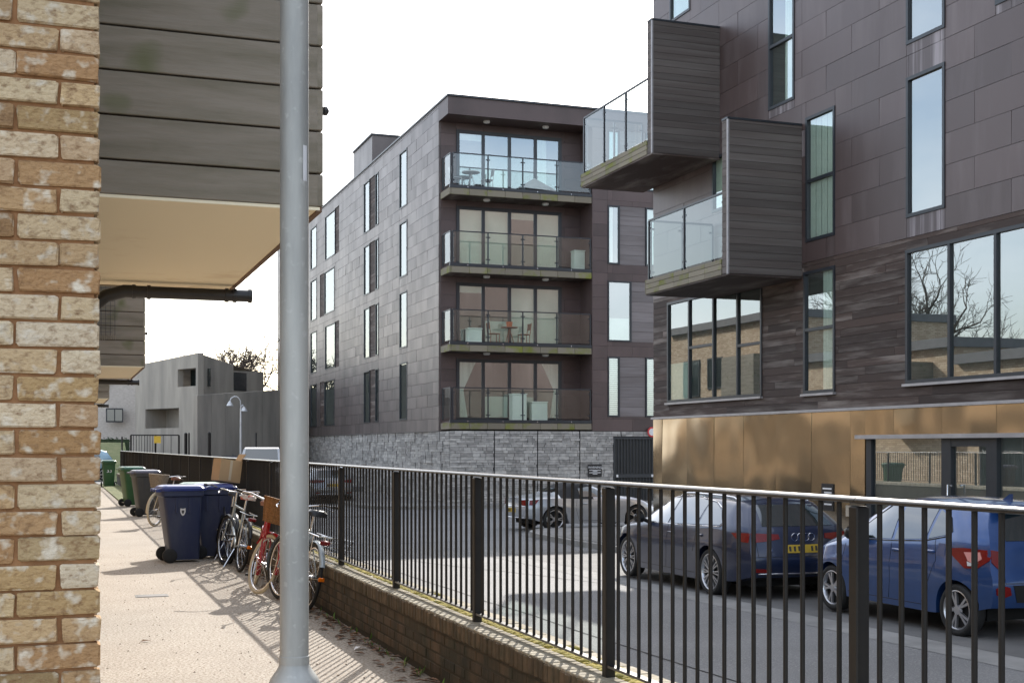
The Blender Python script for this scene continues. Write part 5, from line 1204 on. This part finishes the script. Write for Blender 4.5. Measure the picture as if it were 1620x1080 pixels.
# left face as panels with real openings, in the plane C0-L0
uL = (L0-C0); LL = uL.length; uL.normalize(); nL = Vector((uL.y,-uL.x,0)); nL = nL if nL.dot(-C0) > 0 else -nL
def on_left(px, py):
    d = ray(px, py); o_ = Vector((0,0,CAMZ)); t = (C0-o_).dot(nL)/d.dot(nL); p = o_+d*t; return ((p-C0).dot(uL), p.z)
def lbox(mb, u0, u1, z0, z1, d0, d1, ztop=None):
    a, b = C0+uL*u0, C0+uL*u1
    z10, z11 = (z1, z1) if ztop is None else ztop
    q = [a+nL*d0, b+nL*d0, b+nL*d1, a+nL*d1]
    mb.add([(p.x,p.y,z0) for p in q] + [(q[0].x,q[0].y,z10),(q[1].x,q[1].y,z11),(q[2].x,q[2].y,z11),(q[3].x,q[3].y,z10)], [(3,2,1,0),(4,5,6,7),(0,1,5,4),(1,2,6,5),(2,3,7,6),(3,0,4,7)])
a1, zt1 = on_left(283,644); a0, zb1 = on_left(230,676); w1, wt = on_left(281,583); w0, wb = on_left(310,612)
U0, U1 = min(a0,a1), max(a0,a1); V0, V1 = min(w0,w1), max(w0,w1)
def topz(u): return C1.z + (L1.z-C1.z)*u/LL
mb = MB(); T = .35
zt1 = on_left((230+283)/2,646)[1]; zb1 = on_left(256,677)[1]; wt = on_left(295,583)[1]; wb = on_left(295,611)[1]
for (u0, u1, za, zb, tp) in ((0, LL, -.8, zb1, None), (0, U0, zb1, zt1, None), (U1, LL, zb1, zt1, None), (0, LL, zt1, wb, None), (0, V0, wb, wt, None), (V1, LL, wb, wt, None)):
    if u1-u0 > .02: lbox(mb, u0, u1, za, zb, -T, 0)
lbox(mb, 0, LL, wt, 0, -T, 0, (topz(0), topz(LL)))
mb.build('wall', MT['concrete'], cg)
mb = MB(); lbox(mb, U0, U1, zb1, zt1, -1.4, -1.3); lbox(mb, U0-.1, U0, zb1, zt1, -1.3, -T); lbox(mb, U1, U1+.1, zb1, zt1, -1.3, -T); lbox(mb, U0-.1, U1+.1, zt1, zt1+.1, -1.4, -T); lbox(mb, U0-.1, U1+.1, zb1-.1, zb1, -1.4, -T); mb.build('recess', MT['concrete'], cg)
mb = MB(); lbox(mb, U0+.0, U0+.9, zb1+.1, zt1-.05, -1.29, -1.2); mb.build('window', MT['car_glass'], cg)
mb = MB(); lbox(mb, U0+1.15, U0+1.75, zb1+.1, zt1-.35, -1.29, -1.15); mb.build('door', MT['trim_brown'], cg)
mb = MB(); lbox(mb, V0, V1, wb, wt, -.9, -.8); mb.build('window', MT['car_glass'], cg)
mb = MB(); lbox(mb, V0+.5, V0+.56, wb, wt, -.8, -.3); mb.build('window_fin', MT['concrete_dark'], cg)
mb = MB()                                           # right face and body
uR = (R0-C0); nR = Vector((uR.y,-uR.x,0)).normalized(); nR = nR if nR.dot(-C0) > 0 else -nR
e1 = C0+uR*.52
mb.add([C0-nL*T*0, e1, (e1.x,e1.y,atD(370,577,72).z), C1], [(0,1,2,3)])
mb.add([e1, R0, (R0.x,R0.y,atD(415,588,DR).z), (e1.x,e1.y,atD(372,586,72).z)], [(0,1,2,3)])
mb.add([R0, B0, (B0.x,B0.y,4.5), (R0.x,R0.y,R1.z)], [(0,1,2,3)]); mb.add([C1, (e1.x,e1.y,atD(370,577,72).z), (R0.x,R0.y,R1.z), (B0.x,B0.y,4.5), L1-nL*.02], [(0,1,2,3,4)])
mb.build('side_wall', MT['concrete'], cg)
wv = MB(); q = [e1+uR*.0+nR*.02, e1+uR*.2+nR*.02]; za, zb = atD(375,617,72).z, atD(375,588,72).z
wv.add([(q[0].x,q[0].y,za),(q[1].x,q[1].y,za),(q[1].x,q[1].y,zb),(q[0].x,q[0].y,zb)], [(0,1,2,3)]); wv.build('window', MT['car_glass'], cg)
# lower wall in front, running right behind the lamp post
lw = thing('concrete_wall', 'tall grey concrete wall behind the twin-headed street lamp', 'wall', (0,0,0)); P0, P1 = Vector(wp(312,66,-.8)), Vector(wp(356,67.5,-.8)); P2 = Vector(wp(520,76,-.8))
def run(pa, pb, za, zb, nm, n=6):
    d = pb-pa; 
    for i in range(n):
        a, b = pa+d*(i/n)+d.normalized()*.01, pa+d*((i+1)/n)-d.normalized()*.01; m_ = Vector((-d.y,d.x,0)).normalized()*.3; z0_, z1_ = za+(zb-za)*i/n, za+(zb-za)*(i+1)/n
        mb = MB(); mb.add([a, b, b+m_, a+m_, (a.x,a.y,z0_),(b.x,b.y,z1_),(b.x+m_.x,b.y+m_.y,z1_),(a.x+m_.x,a.y+m_.y,z0_)], [(3,2,1,0),(4,5,6,7),(0,1,5,4),(1,2,6,5),(2,3,7,6),(3,0,4,7)]); mb.build(nm, MT['concrete'], lw)
run(P0, P1, atD(312,625,66).z, atD(356,622,67.5).z, 'panel', 2); run(P1, P2, atD(356,622,67.5).z, atD(520,612,76).z, 'panel', 6)
# pale brick house with dark pitched roof
ph = thing('brick_house', 'pale brick house with dark window and sloping grey roof at the street end', 'house', (0,0,0)); D = 78.
A0, A1 = Vector(wp(120,D,-.8)), Vector(wp(216,D,-.8)); zl, zh = atD(165,612,D).z, atD(214,577,D).z
mb = MB(); back = Vector((0,6,0)); mb.add([A0, A1, (A1.x,A1.y,zh), (A0.x,A0.y,zl-1.2)], [(0,1,2,3)]); mb.add([A1, A1+back, (A1.x,A1.y+6,zh), (A1.x,A1.y,zh)], [(0,1,2,3)]); mb.build('wall', MT['pale_brick'], ph)
mb = MB(); mb.add([(A0.x,A0.y-.2,zl-1.15),(A1.x,A1.y-.2,zh+.05),(A1.x,A1.y+6,zh+.05),(A0.x,A0.y+6,zl-1.15),(A0.x,A0.y-.2,zl-1.0),(A1.x,A1.y-.2,zh+.22),(A1.x,A1.y+6,zh+.22),(A0.x,A0.y+6,zl-1.0)], [(3,2,1,0),(4,5,6,7),(0,1,5,4),(1,2,6,5),(2,3,7,6),(3,0,4,7)]); mb.build('roof', MT['roof_grey'], ph)
wa, wb_ = atD(167,668,D), atD(194,646,D); mb = MB(); mb.box(wa.x, wb_.x, wa.y-.9, wa.y-.55, wa.z, wb_.z); wf = mb.build('window', MT['frame'], ph)
for (s0, s1) in ((.06,.47),(.53,.94)): MB().box(wa.x+(wb_.x-wa.x)*s0, wa.x+(wb_.x-wa.x)*s1, wa.y-.91, wa.y-.9, wa.z+.08, wb_.z-.08).build('pane', MT['car_glass'], wf)
hA, hB = atD(120,706,70), atD(206,690,70)
hb_ = MB(); 
for i in range(900):
    x = rng.uniform(hA.x, hB.x); y = hA.y+rng.uniform(-.5,.8); z = rng.uniform(0,hB.z-.1); s = rng.uniform(.05,.13); a = rng.random()*6.3; hb_.add([(x,y,z),(x+s*math.cos(a),y+s*math.sin(a),z+s*.4),(x-s*.3,y+s*.5,z+s)], [(0,1,2)])
hb_.box(hA.x,hB.x,hA.y-.3,hA.y+.6,-.8,hB.z-.15); tag(hb_.build('hedge', MT['hedge']), 'dark clipped hedge below the pale brick house', 'hedge')
ga, gb = atD(110,712,63), atD(207,699,63); mb = MB(); N_ = 10
for i in range(N_):
    x0, x1 = ga.x+(gb.x-ga.x)*i/N_, ga.x+(gb.x-ga.x)*(i+1)/N_; mb.quad((x0,ga.y-2,-.1),(x1,ga.y-2,-.1),(x1,ga.y+5,gb.z),(x0,ga.y+5,gb.z))
struct(mb.build('grass_bank', MT['grass']))
gdm = MB(); gdm.box(-60, 2.5, 57.01, 140, -.89, -.02); struct(gdm.build('far_ground', MT['road']))
# gate with yellow notice, posts
def flat_gate(px0, px1, pyt, D, lab, nbars):
    a, b = atD(px0, pyt, D), atD(px1, pyt, D); g = thing('steel_gate', lab, 'gate', ((a.x+b.x)/2, (a.y+b.y)/2, 0)); t = (b-a); t.z = 0
    fr = MB(); fr.tube([(a.x,a.y,-.1),(a.x,a.y,a.z)], .045, 6); fr.tube([(b.x,b.y,-.1),(b.x,b.y,a.z)], .045, 6); fr.tube([(a.x,a.y,a.z),(b.x,b.y,a.z)], .03, 6); fr.build('frame', MT['fence_paint'], g)
    for i in range(1, nbars): p = a+t*(i/nbars); MB().tube([(p.x,p.y,0),(p.x,p.y,a.z)], .014, 5).build('bar', MT['fence_paint'], g)
    return g, a, b
g, a, b = flat_gate(207, 246, 688, 62, 'dark barred gate section left of the yellow notice', 9); g, a, b = flat_gate(246, 283, 688, 62, 'open steel gate frame carrying a small yellow notice', 3)
q = atD(249, 695, 61.8); MB().box(q.x-.16,q.x+.16,q.y-.02,q.y,q.z-.17,q.z+.17).build('notice', MT['sign_yellow'], g)
for (px, t_, lab) in ((294,684,'black post right of the steel gate'), (299,684,'slim black post beside the gate post pair'), (331,683,'stout black gate post before the concrete wall'), (405,684,'thin black post before the concrete wall by the silver van'), (193,690,'thin dark post on the grass bank')):
    q = atD(px, t_, 62.5); m = MB(); m.tube([(q.x,q.y,-.2),(q.x,q.y,q.z-.05),(q.x,q.y,q.z)], [.08,.08,.03] if px in (294,331) else [.04,.04,.02], 8); o = m.build('gate_post', MT['fence_paint'], None, 40); tag(o, lab, 'post')
    MB().lathe([(.001,0),(.1,0),(.1,.05),(.06,.07)], 10, (q.x,q.y,-.2)).build('foot', MT['fence_paint'], o)
# twin-headed street lamp
q = atD(381, 712, 62); zt_ = atD(381,627,62).z; sl = thing('street_lamp', 'slim grey street lamp with two curved drooping heads', 'street lamp', (q.x,q.y,-.3))
MB().tube([(q.x,q.y,-.3),(q.x,q.y,.8),(q.x,q.y,zt_-.55)], [.09,.065,.045], 10).build('column', MT['lamp_grey'], sl, 50)
ar = [(q.x,q.y,zt_-.55),(q.x-.02,q.y,zt_-.2),(q.x-.14,q.y,zt_-.03),(q.x-.3,q.y,zt_),(q.x-.45,q.y,zt_-.08),(q.x-.52,q.y,zt_-.25)]; MB().tube(ar, .03, 8).build('arm', MT['lamp_grey'], sl, 60); MB().tube([(q.x,q.y,zt_-.5),(q.x+.1,q.y,zt_-.4),(q.x+.14,q.y,zt_-.5)], .03, 8).build('arm', MT['lamp_grey'], sl, 60)
for (dx, dz) in ((-.52,-.25),(.15,-.5)): MB().lathe([(.04,.02),(.09,-.05),(.17,-.2),(.15,-.22),(.001,-.2)], 16, (q.x+dx,q.y,zt_+dz)).build('lamp_head', MT['lamp_grey'], sl, 40)

# bare trees
def make_tree(label, base, h, seed, spread=1., levels=6, trunk_r=.3, nlean=(0,0), tmin=.006):
    r_ = random.Random(seed); tk = MB(); tw = MB(); root = thing('bare_tree', label, 'tree', base)
    def grow(p, d, L, rad, lv):
        pts = [p]; rs = [rad]; n = 4 if lv < 3 else 3
        for i in range(n):
            d = (d + Vector((r_.gauss(0,.16), r_.gauss(0,.16), r_.gauss(.02,.12)))).normalized(); p = p + d*L/n; pts.append(p); rs.append(rad*(1-.42*(i+1)/n))
            if lv >= 1 and r_.random() < .55 and lv < levels: side(p, d, L*.62, rs[-1]*.6, lv+1)
        (tk if lv < 3 else tw).tube(pts, rs, 8 if lv < 2 else 5 if lv < 4 else 3, caps=False)
        if lv < levels:
            for _ in range(3 if lv < 2 else 2): side(p, d, L*r_.uniform(.66,.86), rs[-1]*.82, lv+1)
    def side(p, d, L, rad, lv):
        o = d.orthogonal().normalized(); o.rotate(Matrix.Rotation(r_.random()*6.283, 3, d)); a = r_.uniform(.35,.85)*spread
        nd = (d*math.cos(a)+o*math.sin(a)); nd.z += .1; grow(p, nd.normalized(), L, max(rad, tmin), lv)
    grow(Vector(base), Vector((nlean[0],nlean[1],1)).normalized(), h*.27, trunk_r, 0)
    tk.build('trunk', MT['bark'], root, 60); tw.build('crown', MT['twig'], root, 60)
q = atD(440, 712, 88); make_tree('spreading bare tree behind the concrete wall', (q.x, q.y, -.6), 13.5, 5, 1.35, 6, .5, (-.12,0), .03)
q = atD(418, 712, 100); make_tree('smaller bare tree left of the spreading tree behind the concrete house', (q.x-1, q.y, -.6), 6.5, 11, 1.2, 4, .3, (0,0), .045)
make_tree('large bare tree behind the terrace houses, mirrored in the flats windows', (-9.2, 46., -.2), 14, 21, 1.15, 6, .6, (0,0), .012)
make_tree('second bare tree behind the terrace houses, mirrored in the upper flats window', (-13, 62, -.2), 15, 33, 1.1, 6, .5, (0,0), .012)
